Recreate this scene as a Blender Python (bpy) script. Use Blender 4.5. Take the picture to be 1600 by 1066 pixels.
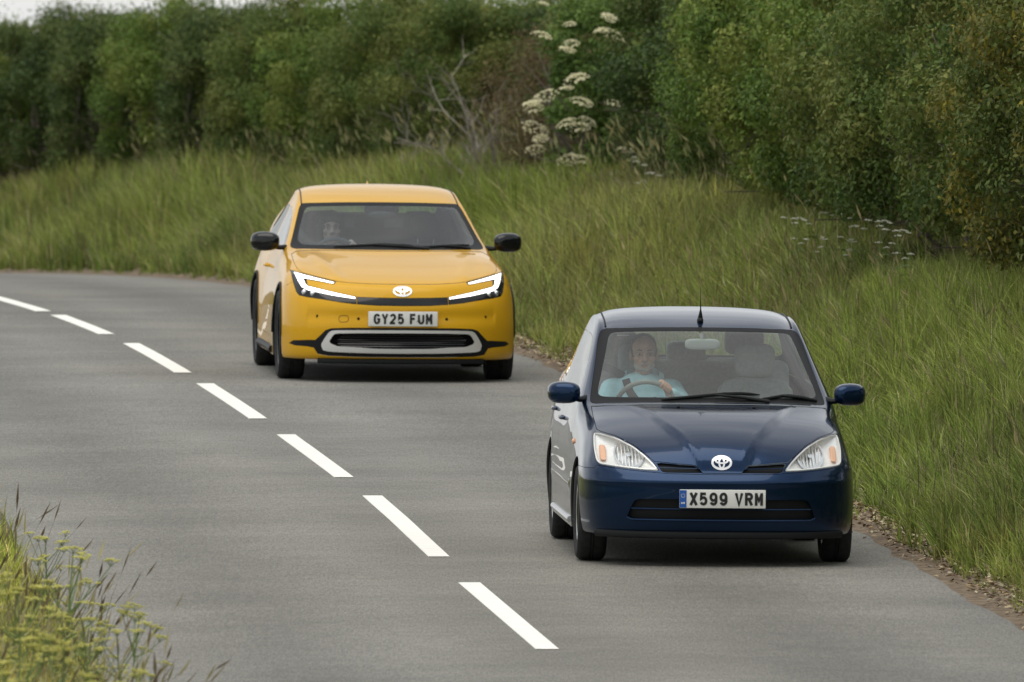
import bpy, bmesh, math, random
import numpy as np
from mathutils import Matrix, Vector
from mathutils.bvhtree import BVHTree
from mathutils.geometry import tessellate_polygon

for o in list(bpy.data.objects):
    bpy.data.objects.remove(o, do_unlink=True)
scene = bpy.context.scene
COL = scene.collection
rng = np.random.default_rng(7)
random.seed(7)

# ------------------------------------------------------------------ camera, sky, sun, exposure
# The road climbs away from the camera: everything is laid out on the road's own plane and the
# hillside is tilted by TILT at the very end (camera included here).
TILT = Matrix.Rotation(math.radians(1.9), 4, 'X')
cam_d = bpy.data.cameras.new('camera')
cam = bpy.data.objects.new('camera', cam_d)
COL.objects.link(cam)
cam_d.sensor_width = 36.0
cam_d.lens = 630.0
cam_d.clip_start = 1.0
cam_d.clip_end = 6000.0
cam_d.dof.use_dof = True
cam_d.dof.focus_distance = 113.0
cam_d.dof.aperture_fstop = 10.5
cam.matrix_world = TILT @ Matrix.Translation((0, 0, 5.76)) @ Matrix.Rotation(math.radians(90 - 2.3398), 4, 'X')
scene.camera = cam

world = bpy.data.worlds.new('World')
scene.world = world
world.use_nodes = True
wn, wl = world.node_tree.nodes, world.node_tree.links
wn.clear()
w_out = wn.new('ShaderNodeOutputWorld')
w_bg = wn.new('ShaderNodeBackground')
w_bg.inputs['Strength'].default_value = 0.125
w_sky = wn.new('ShaderNodeTexSky')
w_sky.sky_type = 'NISHITA'
w_sky.sun_disc = False
SUN_EL, SUN_ROT = math.radians(72), math.radians(225)
w_sky.sun_elevation = SUN_EL
w_sky.sun_rotation = SUN_ROT
w_tc = wn.new('ShaderNodeTexCoord')
w_no = wn.new('ShaderNodeTexNoise')
w_no.inputs['Scale'].default_value = 2.6
w_no.inputs['Detail'].default_value = 5.0
w_mp = wn.new('ShaderNodeMapping')
w_mp.inputs['Scale'].default_value = (1, 1, 3.2)
w_rp = wn.new('ShaderNodeValToRGB')          # the cloud deck: pale grey to white
w_rp.color_ramp.elements[0].position = 0.3
w_rp.color_ramp.elements[0].color = (3.6, 3.75, 3.95, 1)
w_rp.color_ramp.elements[1].position = 0.68
w_rp.color_ramp.elements[1].color = (8.3, 8.25, 8.0, 1)
w_mx = wn.new('ShaderNodeMix')
w_mx.data_type = 'RGBA'
w_mx.inputs['Factor'].default_value = 0.88
wl.new(w_tc.outputs['Generated'], w_mp.inputs['Vector'])
wl.new(w_mp.outputs['Vector'], w_no.inputs['Vector'])
wl.new(w_no.outputs['Fac'], w_rp.inputs['Fac'])
wl.new(w_sky.outputs['Color'], w_mx.inputs['A'])
wl.new(w_rp.outputs['Color'], w_mx.inputs['B'])
wl.new(w_mx.outputs['Result'], w_bg.inputs['Color'])
wl.new(w_bg.outputs['Background'], w_out.inputs['Surface'])

sun_d = bpy.data.lights.new('sun', 'SUN')
sun_d.energy = 1.5
sun_d.angle = math.radians(55)
sun_d.color = (1.0, 0.95, 0.87)
sun = bpy.data.objects.new('sun', sun_d)
COL.objects.link(sun)
# pointing from the sky's sun position (rotation measured from +Y towards +X)
sd = Vector((math.sin(SUN_ROT) * math.cos(SUN_EL), math.cos(SUN_ROT) * math.cos(SUN_EL), math.sin(SUN_EL)))
sun.rotation_euler = sd.to_track_quat('Z', 'Y').to_euler()
sun.location = sd * 60

vs = scene.view_settings
vs.view_transform = 'Standard'
vs.look = 'None'
vs.exposure = 0.18
vs.gamma = 1.0
vs.use_curve_mapping = False
scene.render.engine = 'CYCLES'
scene.cycles.use_denoising = True
scene.cycles.max_bounces = 8
scene.cycles.transparent_max_bounces = 16

# ------------------------------------------------------------------ materials
def mat(name, col, rough=0.6, metal=0.0, noise=0.0, nscale=8.0, bump=0.0, bscale=60.0, coat=0.0, coat_r=0.03,
        spec=0.5, attr=None, emit=0.0, trans=0.0, coat_ior=1.5):
    m = bpy.data.materials.new(name)
    m.use_nodes = True
    nt = m.node_tree
    N, L = nt.nodes, nt.links
    p = N['Principled BSDF']
    c4 = (*col, 1)
    p.inputs['Base Color'].default_value = c4
    p.inputs['Roughness'].default_value = rough
    p.inputs['Metallic'].default_value = metal
    p.inputs['Specular IOR Level'].default_value = spec
    p.inputs['Coat Weight'].default_value = coat
    p.inputs['Coat Roughness'].default_value = coat_r
    p.inputs['Coat IOR'].default_value = coat_ior
    if emit:
        p.inputs['Emission Color'].default_value = c4
        p.inputs['Emission Strength'].default_value = emit
    tc = N.new('ShaderNodeTexCoord')
    src = None
    if attr:
        a = N.new('ShaderNodeAttribute')
        a.attribute_name = attr
        mu = N.new('ShaderNodeMix')
        mu.data_type = 'RGBA'
        mu.blend_type = 'MULTIPLY'
        mu.inputs['Factor'].default_value = 1
        mu.inputs['A'].default_value = c4
        L.new(a.outputs['Color'], mu.inputs['B'])
        src = mu.outputs['Result']
        L.new(src, p.inputs['Base Color'])
    if noise:
        no = N.new('ShaderNodeTexNoise')
        no.inputs['Scale'].default_value = nscale
        no.inputs['Detail'].default_value = 6
        L.new(tc.outputs['Object'], no.inputs['Vector'])
        mr = N.new('ShaderNodeMapRange')
        mr.inputs['From Min'].default_value = 0.3
        mr.inputs['From Max'].default_value = 0.7
        mr.inputs['To Min'].default_value = 1 - noise
        mr.inputs['To Max'].default_value = 1 + noise
        L.new(no.outputs['Fac'], mr.inputs['Value'])
        mu = N.new('ShaderNodeMix')
        mu.data_type = 'RGBA'
        mu.blend_type = 'MULTIPLY'
        mu.inputs['Factor'].default_value = 1
        if src:
            L.new(src, mu.inputs['A'])
        else:
            mu.inputs['A'].default_value = c4
        L.new(mr.outputs['Result'], mu.inputs['B'])
        L.new(mu.outputs['Result'], p.inputs['Base Color'])
        src = mu.outputs['Result']
    if bump:
        nb = N.new('ShaderNodeTexNoise')
        nb.inputs['Scale'].default_value = bscale
        nb.inputs['Detail'].default_value = 4
        L.new(tc.outputs['Object'], nb.inputs['Vector'])
        b = N.new('ShaderNodeBump')
        b.inputs['Strength'].default_value = bump
        b.inputs['Distance'].default_value = 0.01
        L.new(nb.outputs['Fac'], b.inputs['Height'])
        L.new(b.outputs['Normal'], p.inputs['Normal'])
    if trans:       # thin leaf: part of the light passes through
        t = N.new('ShaderNodeBsdfTranslucent')
        if src:
            L.new(src, t.inputs['Color'])
        else:
            t.inputs['Color'].default_value = c4
        ms = N.new('ShaderNodeMixShader')
        ms.inputs['Fac'].default_value = trans
        L.new(p.outputs['BSDF'], ms.inputs[1])
        L.new(t.outputs['BSDF'], ms.inputs[2])
        L.new(ms.outputs['Shader'], N['Material Output'].inputs['Surface'])
    return m

def glass_mat(name, tint, ior=1.5, gain=1.0, haze=0.0):
    """thin pane: clear transmission, Fresnel reflection, a diffuse film that paints in sky haze"""
    m = bpy.data.materials.new(name)
    m.use_nodes = True
    N, L = m.node_tree.nodes, m.node_tree.links
    N.remove(N['Principled BSDF'])
    t = N.new('ShaderNodeBsdfTransparent')
    t.inputs['Color'].default_value = (*tint, 1)
    g = N.new('ShaderNodeBsdfGlossy')
    g.inputs['Roughness'].default_value = 0.02
    fr = N.new('ShaderNodeFresnel')
    geo = N.new('ShaderNodeNewGeometry')      # same reflectance from inside and outside the pane
    io = N.new('ShaderNodeMapRange')
    io.inputs['To Min'].default_value = ior
    io.inputs['To Max'].default_value = 1 / ior
    L.new(geo.outputs['Backfacing'], io.inputs['Value'])
    L.new(io.outputs['Result'], fr.inputs['IOR'])
    mg = N.new('ShaderNodeMath')
    mg.operation = 'MULTIPLY'
    mg.inputs[1].default_value = gain
    mg.use_clamp = True
    L.new(fr.outputs['Fac'], mg.inputs[0])
    ms = N.new('ShaderNodeMixShader')
    d = N.new('ShaderNodeBsdfDiffuse')
    d.inputs['Color'].default_value = (0.55, 0.55, 0.52, 1)  # pale grey film, painted stand-in for the haze of reflected sky
    md = N.new('ShaderNodeMixShader')
    md.inputs['Fac'].default_value = haze
    L.new(t.outputs['BSDF'], md.inputs[1])
    L.new(d.outputs['BSDF'], md.inputs[2])
    L.new(mg.outputs['Value'], ms.inputs['Fac'])
    L.new(md.outputs['Shader'], ms.inputs[1])
    L.new(g.outputs['BSDF'], ms.inputs[2])
    L.new(ms.outputs['Shader'], N['Material Output'].inputs['Surface'])
    return m

# ------------------------------------------------------------------ mesh helpers
def link(name, me, parent=None):
    o = bpy.data.objects.new(name, me)
    COL.objects.link(o)
    if parent is not None:
        o.parent = parent
    return o

def empty(name, loc=(0, 0, 0)):
    o = bpy.data.objects.new(name, None)
    o.empty_display_size = 0.2
    COL.objects.link(o)
    o.location = loc
    return o

def tag(o, label=None, cat=None, group=None, kind=None):
    for k, v in (('label', label), ('category', cat), ('group', group), ('kind', kind)):
        if v:
            o[k] = v
    return o

def copy_tree(o, parent=None):
    c = o.copy()
    COL.objects.link(c)
    c.parent = parent
    for ch in o.children:
        copy_tree(ch, c)
    return c

def finish(me, m, smooth=True, angle=40):
    ms = m if isinstance(m, (list, tuple)) else [m]
    for x in ms:
        me.materials.append(x)
    if smooth:
        me.shade_smooth()
        me.set_sharp_from_angle(angle=math.radians(angle))
    return me

class MB:
    """collects simple solids into one mesh"""
    def __init__(s):
        s.v, s.f = [], []
    def add(s, v, f):
        o = len(s.v)
        s.v += [tuple(map(float, p)) for p in v]
        s.f += [tuple(i + o for i in q) for q in f]
        return s
    def build(s, name, m, parent=None, smooth=True, angle=40):
        me = bpy.data.meshes.new(name)
        me.from_pydata(s.v, [], s.f)
        bm = bmesh.new()
        bm.from_mesh(me)
        bmesh.ops.recalc_face_normals(bm, faces=bm.faces)
        bm.to_mesh(me)
        bm.free()
        finish(me, m, smooth, angle)
        return link(name, me, parent)
    def box(s, c, d, bev=0.0, M=None):
        """box with chamfered edges"""
        hx, hy, hz = d[0] / 2, d[1] / 2, d[2] / 2
        b = min(bev, hx * .98, hy * .98, hz * .98)
        V, F = [], []
        if b <= 0:
            for x in (-hx, hx):
                for y in (-hy, hy):
                    for z in (-hz, hz):
                        V.append((x, y, z))
            F = [(0, 1, 3, 2), (4, 6, 7, 5), (0, 4, 5, 1), (2, 3, 7, 6), (0, 2, 6, 4), (1, 5, 7, 3)]
        else:
            bm = bmesh.new()
            bmesh.ops.create_cube(bm, size=1)
            bmesh.ops.scale(bm, vec=(d[0], d[1], d[2]), verts=bm.verts)
            bmesh.ops.bevel(bm, geom=list(bm.edges), offset=b, segments=3, profile=0.5, affect='EDGES')
            bm.verts.index_update()
            V = [v.co.copy() for v in bm.verts]
            F = [tuple(v.index for v in f.verts) for f in bm.faces]
            bm.free()
        P = []
        for p in V:
            q = Vector(p)
            if M is not None:
                q = M @ q
            P.append((q[0] + c[0], q[1] + c[1], q[2] + c[2]))
        return s.add(P, F)
    def tube(s, pts, r, n=8, cap=True, flat=1.0):
        """sweep a circle (radius r or a radius per point) along pts"""
        P = [Vector(p) for p in pts]
        R = r if hasattr(r, '__len__') else [r] * len(P)
        V, F = [], []
        up = None
        for i, p in enumerate(P):
            t = (P[min(i + 1, len(P) - 1)] - P[max(i - 1, 0)]).normalized()
            if up is None:
                up = Vector((0, 0, 1)) if abs(t.z) < .9 else Vector((1, 0, 0))
            a = t.cross(up)
            if a.length < 1e-5:
                a = t.cross(Vector((0, 1, 0)))
            a.normalize()
            b = a.cross(t).normalized()
            up = b
            for k in range(n):
                q = 2 * math.pi * k / n
                V.append(p + a * (R[i] * math.cos(q)) + b * (R[i] * flat * math.sin(q)))
        for i in range(len(P) - 1):
            for k in range(n):
                k2 = (k + 1) % n
                F.append((i * n + k, i * n + k2, (i + 1) * n + k2, (i + 1) * n + k))
        if cap:
            F.append(tuple(range(n - 1, -1, -1)))
            F.append(tuple((len(P) - 1) * n + k for k in range(n)))
        return s.add(V, F)
    def loop(s, pts, r, n=8):
        """closed tube"""
        P = [Vector(p) for p in pts]
        m = len(P)
        nrm = Vector((0, 0, 0))
        for i in range(m):
            nrm += P[i].cross(P[(i + 1) % m])
        nrm.normalize()
        V, F = [], []
        for i, p in enumerate(P):
            t = (P[(i + 1) % m] - P[i - 1]).normalized()
            a = t.cross(nrm).normalized()
            for k in range(n):
                q = 2 * math.pi * k / n
                V.append(p + a * (r * math.cos(q)) + nrm * (r * math.sin(q)))
        for i in range(m):
            for k in range(n):
                k2 = (k + 1) % n
                i2 = (i + 1) % m
                F.append((i * n + k, i * n + k2, i2 * n + k2, i2 * n + k))
        return s.add(V, F)
    def ell(s, c, r, n=16, m=10, M=None, e=1.0):
        """(super)ellipsoid"""
        V, F = [], []
        sp = lambda w: math.copysign(abs(w) ** e, w)
        for j in range(m + 1):
            a = -math.pi / 2 + math.pi * j / m
            for k in range(n):
                b = 2 * math.pi * k / n
                q = Vector((r[0] * sp(math.cos(a)) * sp(math.cos(b)), r[1] * sp(math.cos(a)) * sp(math.sin(b)), r[2] * sp(math.sin(a))))
                if M is not None:
                    q = M @ q
                V.append((q[0] + c[0], q[1] + c[1], q[2] + c[2]))
        for j in range(m):
            for k in range(n):
                k2 = (k + 1) % n
                F.append((j * n + k, j * n + k2, (j + 1) * n + k2, (j + 1) * n + k))
        o = len(s.v)
        s.add(V, [])
        # poles collapse to fans
        for (a, b, c_, d) in F:
            s.f.append((a + o, b + o, c_ + o, d + o))
        return s
    def cap(s, p0, p1, r0, r1, n=12):
        """tapered capsule"""
        p0, p1 = Vector(p0), Vector(p1)
        t = (p1 - p0)
        Ln = max(t.length, 1e-5)
        t = t / Ln
        pts, rs = [], []
        for k in range(5):
            a = math.pi / 2 * (1 - k / 4)
            pts.append(p0 - t * (r0 * math.sin(a)))
            rs.append(max(r0 * math.cos(a), 1e-4))
        for k in range(5):
            a = math.pi / 2 * k / 4
            pts.append(p1 + t * (r1 * math.sin(a)))
            rs.append(max(r1 * math.cos(a), 1e-4))
        return s.tube(pts, rs, n)
    def lathe(s, prof, c=(0, 0, 0), axis='x', n=40, closed=False):
        """prof: (radius, along) pairs revolved about an axis through c"""
        V, F = [], []
        for (r, a) in prof:
            for k in range(n):
                q = 2 * math.pi * k / n
                u, w = r * math.cos(q), r * math.sin(q)
                p = {'x': (a, u, w), 'y': (u, a, w), 'z': (u, w, a)}[axis]
                V.append((p[0] + c[0], p[1] + c[1], p[2] + c[2]))
        m = len(prof)
        for i in range(m if closed else m - 1):
            i2 = (i + 1) % m
            for k in range(n):
                k2 = (k + 1) % n
                F.append((i * n + k, i * n + k2, i2 * n + k2, i2 * n + k))
        return s.add(V, F)
    def prism(s, poly, lo, hi, axis='y'):
        v, f = prism_vf(poly, lo, hi, axis)
        return s.add(v, f)

def prism_vf(poly, lo, hi, axis='y'):
    n = len(poly)
    def P(a, b, t):
        return {'y': (a, t, b), 'x': (t, a, b), 'z': (a, b, t)}[axis]
    V = [P(a, b, lo) for a, b in poly] + [P(a, b, hi) for a, b in poly]
    tris = tessellate_polygon([[Vector((a, b, 0)) for a, b in poly]])
    F = [tuple(t) for t in tris] + [tuple(i + n for i in reversed(t)) for t in tris]
    # make the caps agree with the winding of the polygon before adding the sides
    ar = sum(poly[i][0] * poly[(i + 1) % n][1] - poly[(i + 1) % n][0] * poly[i][1] for i in range(n))
    t0 = tris[0]
    a2 = [poly[i] for i in t0]
    at = (a2[1][0] - a2[0][0]) * (a2[2][1] - a2[0][1]) - (a2[2][0] - a2[0][0]) * (a2[1][1] - a2[0][1])
    if at * ar > 0:
        F = [tuple(reversed(q)) for q in F]
    for i in range(n):
        j = (i + 1) % n
        F.append((i, j, j + n, i + n))
    return V, F

def chaikin(poly, it=2, q=0.25, keep=()):
    for k in range(it):
        out = []
        n = len(poly)
        for i in range(n):
            a, b = poly[i], poly[(i + 1) % n]
            out.append((a[0] * (1 - q) + b[0] * q, a[1] * (1 - q) + b[1] * q))
            out.append((a[0] * q + b[0] * (1 - q), a[1] * q + b[1] * (1 - q)))
        poly = out
    return poly

def inset(poly, d):
    n = len(poly)
    ar = sum(poly[i][0] * poly[(i + 1) % n][1] - poly[(i + 1) % n][0] * poly[i][1] for i in range(n))
    sg = 1 if ar > 0 else -1
    out = []
    for i in range(n):
        p, a, b = Vector(poly[i]), Vector(poly[i - 1]), Vector(poly[(i + 1) % n])
        e1, e2 = (p - a).normalized(), (b - p).normalized()
        n1, n2 = Vector((-e1.y, e1.x)), Vector((-e2.y, e2.x))
        m = n1 + n2
        if m.length < 1e-4:
            m = n1
        m.normalize()
        k = d / max(0.45, m.dot(n1))
        out.append((p.x + m.x * k * sg, p.y + m.y * k * sg))
    return out

def mirror_poly(half):
    """half outline from the centre line to the centre line, x >= 0 -> whole outline"""
    L = [(-x, z) for x, z in reversed(half) if x > 1e-6]
    return list(half) + L

def flip(poly):
    return [(-x, z) for x, z in reversed(poly)]

def fast_mesh(name, V, F, colors=None, mats=(), smooth=False, midx=None):
    """numpy mesh: V (n,3), F list of arrays (m,k)"""
    me = bpy.data.meshes.new(name)
    V = np.asarray(V, np.float32)
    F = [np.asarray(f, np.int32) for f in F if len(f)]
    me.vertices.add(len(V))
    me.vertices.foreach_set('co', V.ravel())
    nl = sum(f.size for f in F)
    npoly = sum(len(f) for f in F)
    me.loops.add(nl)
    me.loops.foreach_set('vertex_index', np.concatenate([f.ravel() for f in F]))
    me.polygons.add(npoly)
    starts, tot = [], 0
    for f in F:
        k = f.shape[1]
        starts.append(tot + np.arange(len(f), dtype=np.int32) * k)
        tot += f.size
    me.polygons.foreach_set('loop_start', np.concatenate(starts))
    if midx is not None:
        me.polygons.foreach_set('material_index', np.asarray(midx, np.int32))
    if colors is not None:
        at = me.color_attributes.new('Col', 'FLOAT_COLOR', 'POINT')
        c = np.ones((len(V), 4), np.float32)
        c[:, :3] = colors
        at.data.foreach_set('color', c.ravel())
    for m in mats:
        me.materials.append(m)
    me.update(calc_edges=True)
    me.validate()
    if smooth:
        me.shade_smooth()
    return me

class Noise:
    """cheap smooth noise: a sum of random sines"""
    def __init__(s, seed, n=14, f=1.0, dim=2):
        r = np.random.default_rng(seed)
        s.k = r.normal(0, f, (n, dim))
        s.p = r.uniform(0, 6.28, n)
    def __call__(s, *xs):
        t = 0
        for k, p in zip(s.k, s.p):
            t = t + np.sin(sum(ki * x for ki, x in zip(k, xs)) + p)
        return t / math.sqrt(len(s.p) / 2) / 1.6

def boolean(me, cutter_vf, op):
    """me op cutter with the manifold solver; returns a new mesh"""
    cm = bpy.data.meshes.new('tmp_cutter')
    cm.from_pydata([tuple(v) for v in cutter_vf[0]], [], cutter_vf[1])
    bm = bmesh.new()
    bm.from_mesh(cm)
    bmesh.ops.recalc_face_normals(bm, faces=bm.faces)
    bm.to_mesh(cm)
    bm.free()
    for m in me.materials:
        cm.materials.append(m)
    if len(me.materials) > 1:
        cm.polygons.foreach_set('material_index', np.ones(len(cm.polygons), np.int32))
    oc = bpy.data.objects.new('tmp_cutter', cm)
    ob = bpy.data.objects.new('tmp_body', me)
    COL.objects.link(oc)
    COL.objects.link(ob)
    md = ob.modifiers.new('b', 'BOOLEAN')
    md.operation = op
    md.object = oc
    md.solver = 'MANIFOLD'
    dg = bpy.context.evaluated_depsgraph_get()
    res = bpy.data.meshes.new_from_object(ob.evaluated_get(dg), depsgraph=dg)
    bpy.data.objects.remove(ob)
    bpy.data.objects.remove(oc)
    bpy.data.meshes.remove(cm)
    return res

def join_vf(*vfs):
    V, F = [], []
    for v, f in vfs:
        o = len(V)
        V += list(v)
        F += [tuple(i + o for i in q) for q in f]
    return V, F
# ------------------------------------------------------------------ the lie of the land
RE_PTS = [(-60, 11.5), (40, 7.15), (60, 5.85), (80, 4.5), (97.4, 3.28), (102.3, 2.93), (108.2, 2.53), (113.3, 2.17), (119.8, 1.71),
          (128.5, 1.08), (139.2, .30), (145, -.2), (153.3, -1.05), (164.1, -2.12), (172.4, -3.0), (178.8, -3.85), (186, -5.2),
          (195, -7.4), (206, -10.6), (225, -17.), (300, -50)]
_ry, _rx = np.array(RE_PTS).T

def edge_x(y):
    """right-hand edge of the carriageway, smoothed"""
    y = np.asarray(y, float)
    return sum(w * np.interp(y + d, _ry, _rx) for d, w in ((-5, .12), (-2.5, .22), (0, .32), (2.5, .22), (5, .12)))

# dash ends (far, near) measured along the centre line of the road
CL_PTS = [(-60, 8.6), (40, 4.1), (80, 1.46), (90, .80), (99.13, .195), (105.9, -.253), (108.83, -.447), (116.28, -.893), (118.76, -1.12), (124.93, -1.566), (127.43, -1.816),
          (133.7, -2.283), (135.91, -2.505), (142.81, -3.024), (145.26, -3.294), (151.38, -3.822), (152.8, -4.0), (161.1, -4.80), (170, -5.9), (186, -8.4), (206, -14), (225, -21), (300, -54)]
_cy, _cx = np.array(CL_PTS).T

def centre_x(y):
    y = np.asarray(y, float)
    return sum(w * np.interp(y + d, _cy, _cx) for d, w in ((-3, .15), (0, .7), (3, .15)))

def left_x(y):
    return 2 * centre_x(y) - edge_x(y) + .36

def road_z(y):
    """the road goes over a crest"""
    y = np.asarray(y, float)
    t = np.clip(y - 125, 0, 72)
    return -0.0003 * t ** 2 - 0.0432 * np.clip(y - 197, 0, None)

def sstep(a, b, t):
    t = np.clip((t - a) / (b - a), 0, 1)
    return t * t * (3 - 2 * t)

n_bank = Noise(3, f=.8)
def verge_z(x, y):
    """bank on the right of the road, low verge on the left"""
    d = x - edge_x(y)
    dl = left_x(y) - x
    nz = n_bank(x, y)
    z = road_z(y) + np.where(d > 0, .86 * sstep(.2, 2.7, d) + .05 * nz * sstep(.2, 1.2, d) - .012, 0)
    z = z + np.where(d > 4.4, -(d - 4.4) * .10, 0)
    z = z + np.where(dl > 0, .25 * sstep(.1, 1.5, dl) + .04 * nz * sstep(.2, 1, dl) - .012, 0)
    z = z - np.where(dl > 3, (dl - 3) * .03, 0)
    return z

def grid_sheet(name, ys, ts, fx, fz, m, colors=None, kind='structure', smooth=True):
    Y, T = np.meshgrid(ys, ts, indexing='ij')
    X = fx(Y, T)
    Z = fz(X, Y, T)
    n, k = Y.shape
    V = np.stack([X, Y, Z], -1).reshape(-1, 3)
    i = np.arange(n - 1)[:, None] * k + np.arange(k - 1)[None]
    F = np.stack([i, i + 1, i + k + 1, i + k], -1).reshape(-1, 4)
    c = colors(X, Y, T).reshape(-1, 3) if colors is not None else None
    me = fast_mesh(name, V, [F], c, [m], smooth)
    return tag(link(name, me), kind=kind)

# asphalt: worn grey chippings
m_road = mat('asphalt', (.172, .168, .150), .88, attr='Col', spec=.35)
nt = m_road.node_tree
N_, L_ = nt.nodes, nt.links
p_ = N_['Principled BSDF']
base_sock = p_.inputs['Base Color'].links[0].from_socket
tc_ = N_.new('ShaderNodeTexCoord')
def _noise(scale, lo, hi, detail=3, a=.3, b=.7, vec=None):
    no = N_.new('ShaderNodeTexNoise')
    no.inputs['Scale'].default_value = scale
    no.inputs['Detail'].default_value = detail
    L_.new(vec or tc_.outputs['Object'], no.inputs['Vector'])
    mr = N_.new('ShaderNodeMapRange')
    for k_, v_ in (('From Min', a), ('From Max', b), ('To Min', lo), ('To Max', hi)):
        mr.inputs[k_].default_value = v_
    L_.new(no.outputs['Fac'], mr.inputs['Value'])
    return mr.outputs['Result'], no
def _mul(a, b):
    mu = N_.new('ShaderNodeMix')
    mu.data_type = 'RGBA'
    mu.blend_type = 'MULTIPLY'
    mu.inputs['Factor'].default_value = 1
    L_.new(a, mu.inputs['A'])
    L_.new(b, mu.inputs['B'])
    return mu.outputs['Result']
mpr = N_.new('ShaderNodeMapping')
mpr.inputs['Scale'].default_value = (1, .075, 1)
L_.new(tc_.outputs['Object'], mpr.inputs['Vector'])
s1, _ = _noise(70, .84, 1.18, 2, vec=mpr.outputs['Vector'])
s2, nb_ = _noise(160, .82, 1.20, 2, vec=mpr.outputs['Vector'])
s3, _ = _noise(.55, .86, 1.12, 4)
s4, _ = _noise(3.5, .93, 1.07, 5)
L_.new(_mul(_mul(_mul(_mul(base_sock, s1), s2), s3), s4), p_.inputs['Base Color'])
bp = N_.new('ShaderNodeBump')
bp.inputs['Strength'].default_value = .45
bp.inputs['Distance'].default_value = .006
L_.new(nb_.outputs['Fac'], bp.inputs['Height'])
L_.new(bp.outputs['Normal'], p_.inputs['Normal'])

def road_col(X, Y, T):
    """wheel tracks polished paler, oily strip and patched edges darker"""
    w = edge_x(Y) - centre_x(Y)
    q = (X - centre_x(Y)) / w
    a = np.abs(q)
    n = Noise(11, f=.35)(X * 1.5, Y * .25)
    g = 1 + .13 * np.exp(-((a - .22) / .10) ** 2) + .12 * np.exp(-((a - .78) / .10) ** 2) - .13 * np.exp(-((a - .5) / .11) ** 2)
    g = g - .16 * sstep(.93, 1.0, a) + .09 * n
    rr = Noise(12, f=.5)(X * 2, Y * .3)
    c = np.stack([g * (1 + .012 * rr), g, g * (1 - .02 * rr)], -1)
    return c

road = grid_sheet('road', np.concatenate([np.arange(-40, 90, 4), np.arange(90, 215, .8), np.arange(216, 300, 6)]),
                  np.linspace(0, 1, 33), lambda Y, T: left_x(Y) + (edge_x(Y) - left_x(Y)) * T + np.where(T > .98, .018 * np.sin(Y * 1.7) + .022 * np.sin(Y * 5.7 + 1) + .014 * np.sin(Y * 11.3 + 2), 0),
                  lambda X, Y, T: road_z(Y) + .02 * (1 - (2 * T - 1) ** 2) - .02, m_road, road_col)

m_paint = mat('road_paint', (.86, .85, .79), .7, noise=.06, nscale=9, bump=.15, bscale=120)
dash_px = [(105.9, 99.1), (116.3, 108.8), (124.93, 118.76), (133.7, 127.43), (142.8, 135.9), (151.4, 145.3), (161.1, 152.8), (170., 164.)]
for (yf, yn) in [(95.0, 89.0)] + dash_px:
    ys = np.linspace(yn, yf, 9)
    V, F = [], []
    hw = .064
    for y in ys:
        cx = float(centre_x(y))
        z = float(road_z(y)) + .004
        for s_, h in ((-1, -.004), (-1, 0), (1, 0), (1, -.004)):
            V.append((cx + s_ * hw, y, z + h))
    for i in range(len(ys) - 1):
        for k in range(3):
            F.append((i * 4 + k, i * 4 + k + 1, i * 4 + k + 5, i * 4 + k + 4))
    mb = MB().add(V, F)
    mb.build('centre_line_dash', m_paint, road)

# soil, bank and the land beyond
m_soil = mat('verge_soil', (.085, .075, .035), .95, noise=.5, nscale=3.5, bump=.8, bscale=25)
m_dirt = mat('roadside_dirt', (.150, .110, .070), .95, noise=.6, nscale=13, bump=1.0, bscale=45)
m_field = mat('field_grass', (.10, .13, .035), .95, noise=.35, nscale=.35, bump=.5, bscale=6)
YS = np.concatenate([np.arange(-60, 88, 6), np.arange(88, 214, 1.), np.arange(216, 320, 8)])
bank = grid_sheet('verge_bank', YS, np.concatenate([np.linspace(-.35, 6, 44), [9, 14, 22]]), lambda Y, T: edge_x(Y) + T,
                  lambda X, Y, T: verge_z(X, Y) - np.where(T < 0, .03, 0), m_soil)
near_verge = grid_sheet('near_verge', YS, np.concatenate([np.linspace(-.35, 4, 24), [7, 14, 26]]), lambda Y, T: left_x(Y) - T,
                        lambda X, Y, T: verge_z(X, Y) - np.where(T < 0, .03, 0), m_soil)
gx = np.array([-2500, -1200, -500, -200, -90, -40, 0, 40, 90, 200, 500, 1200, 2500.])
gy = np.array([-2500, -1200, -500, -200, -60, 0, 60, 120, 160, 197, 240, 320, 600, 1200, 2500.])
def far_z(X, Y, T):
    return np.where(Y > 125, road_z(np.minimum(Y, 320)) - .03 * np.clip(Y - 320, 0, None), -.030 * np.clip(-Y, 0, None) * (Y < 0)) - .9 - .02 * np.abs(X)
fields = grid_sheet('fields', gy, gx, lambda Y, T: T + 0 * Y, far_z, m_field)

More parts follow.
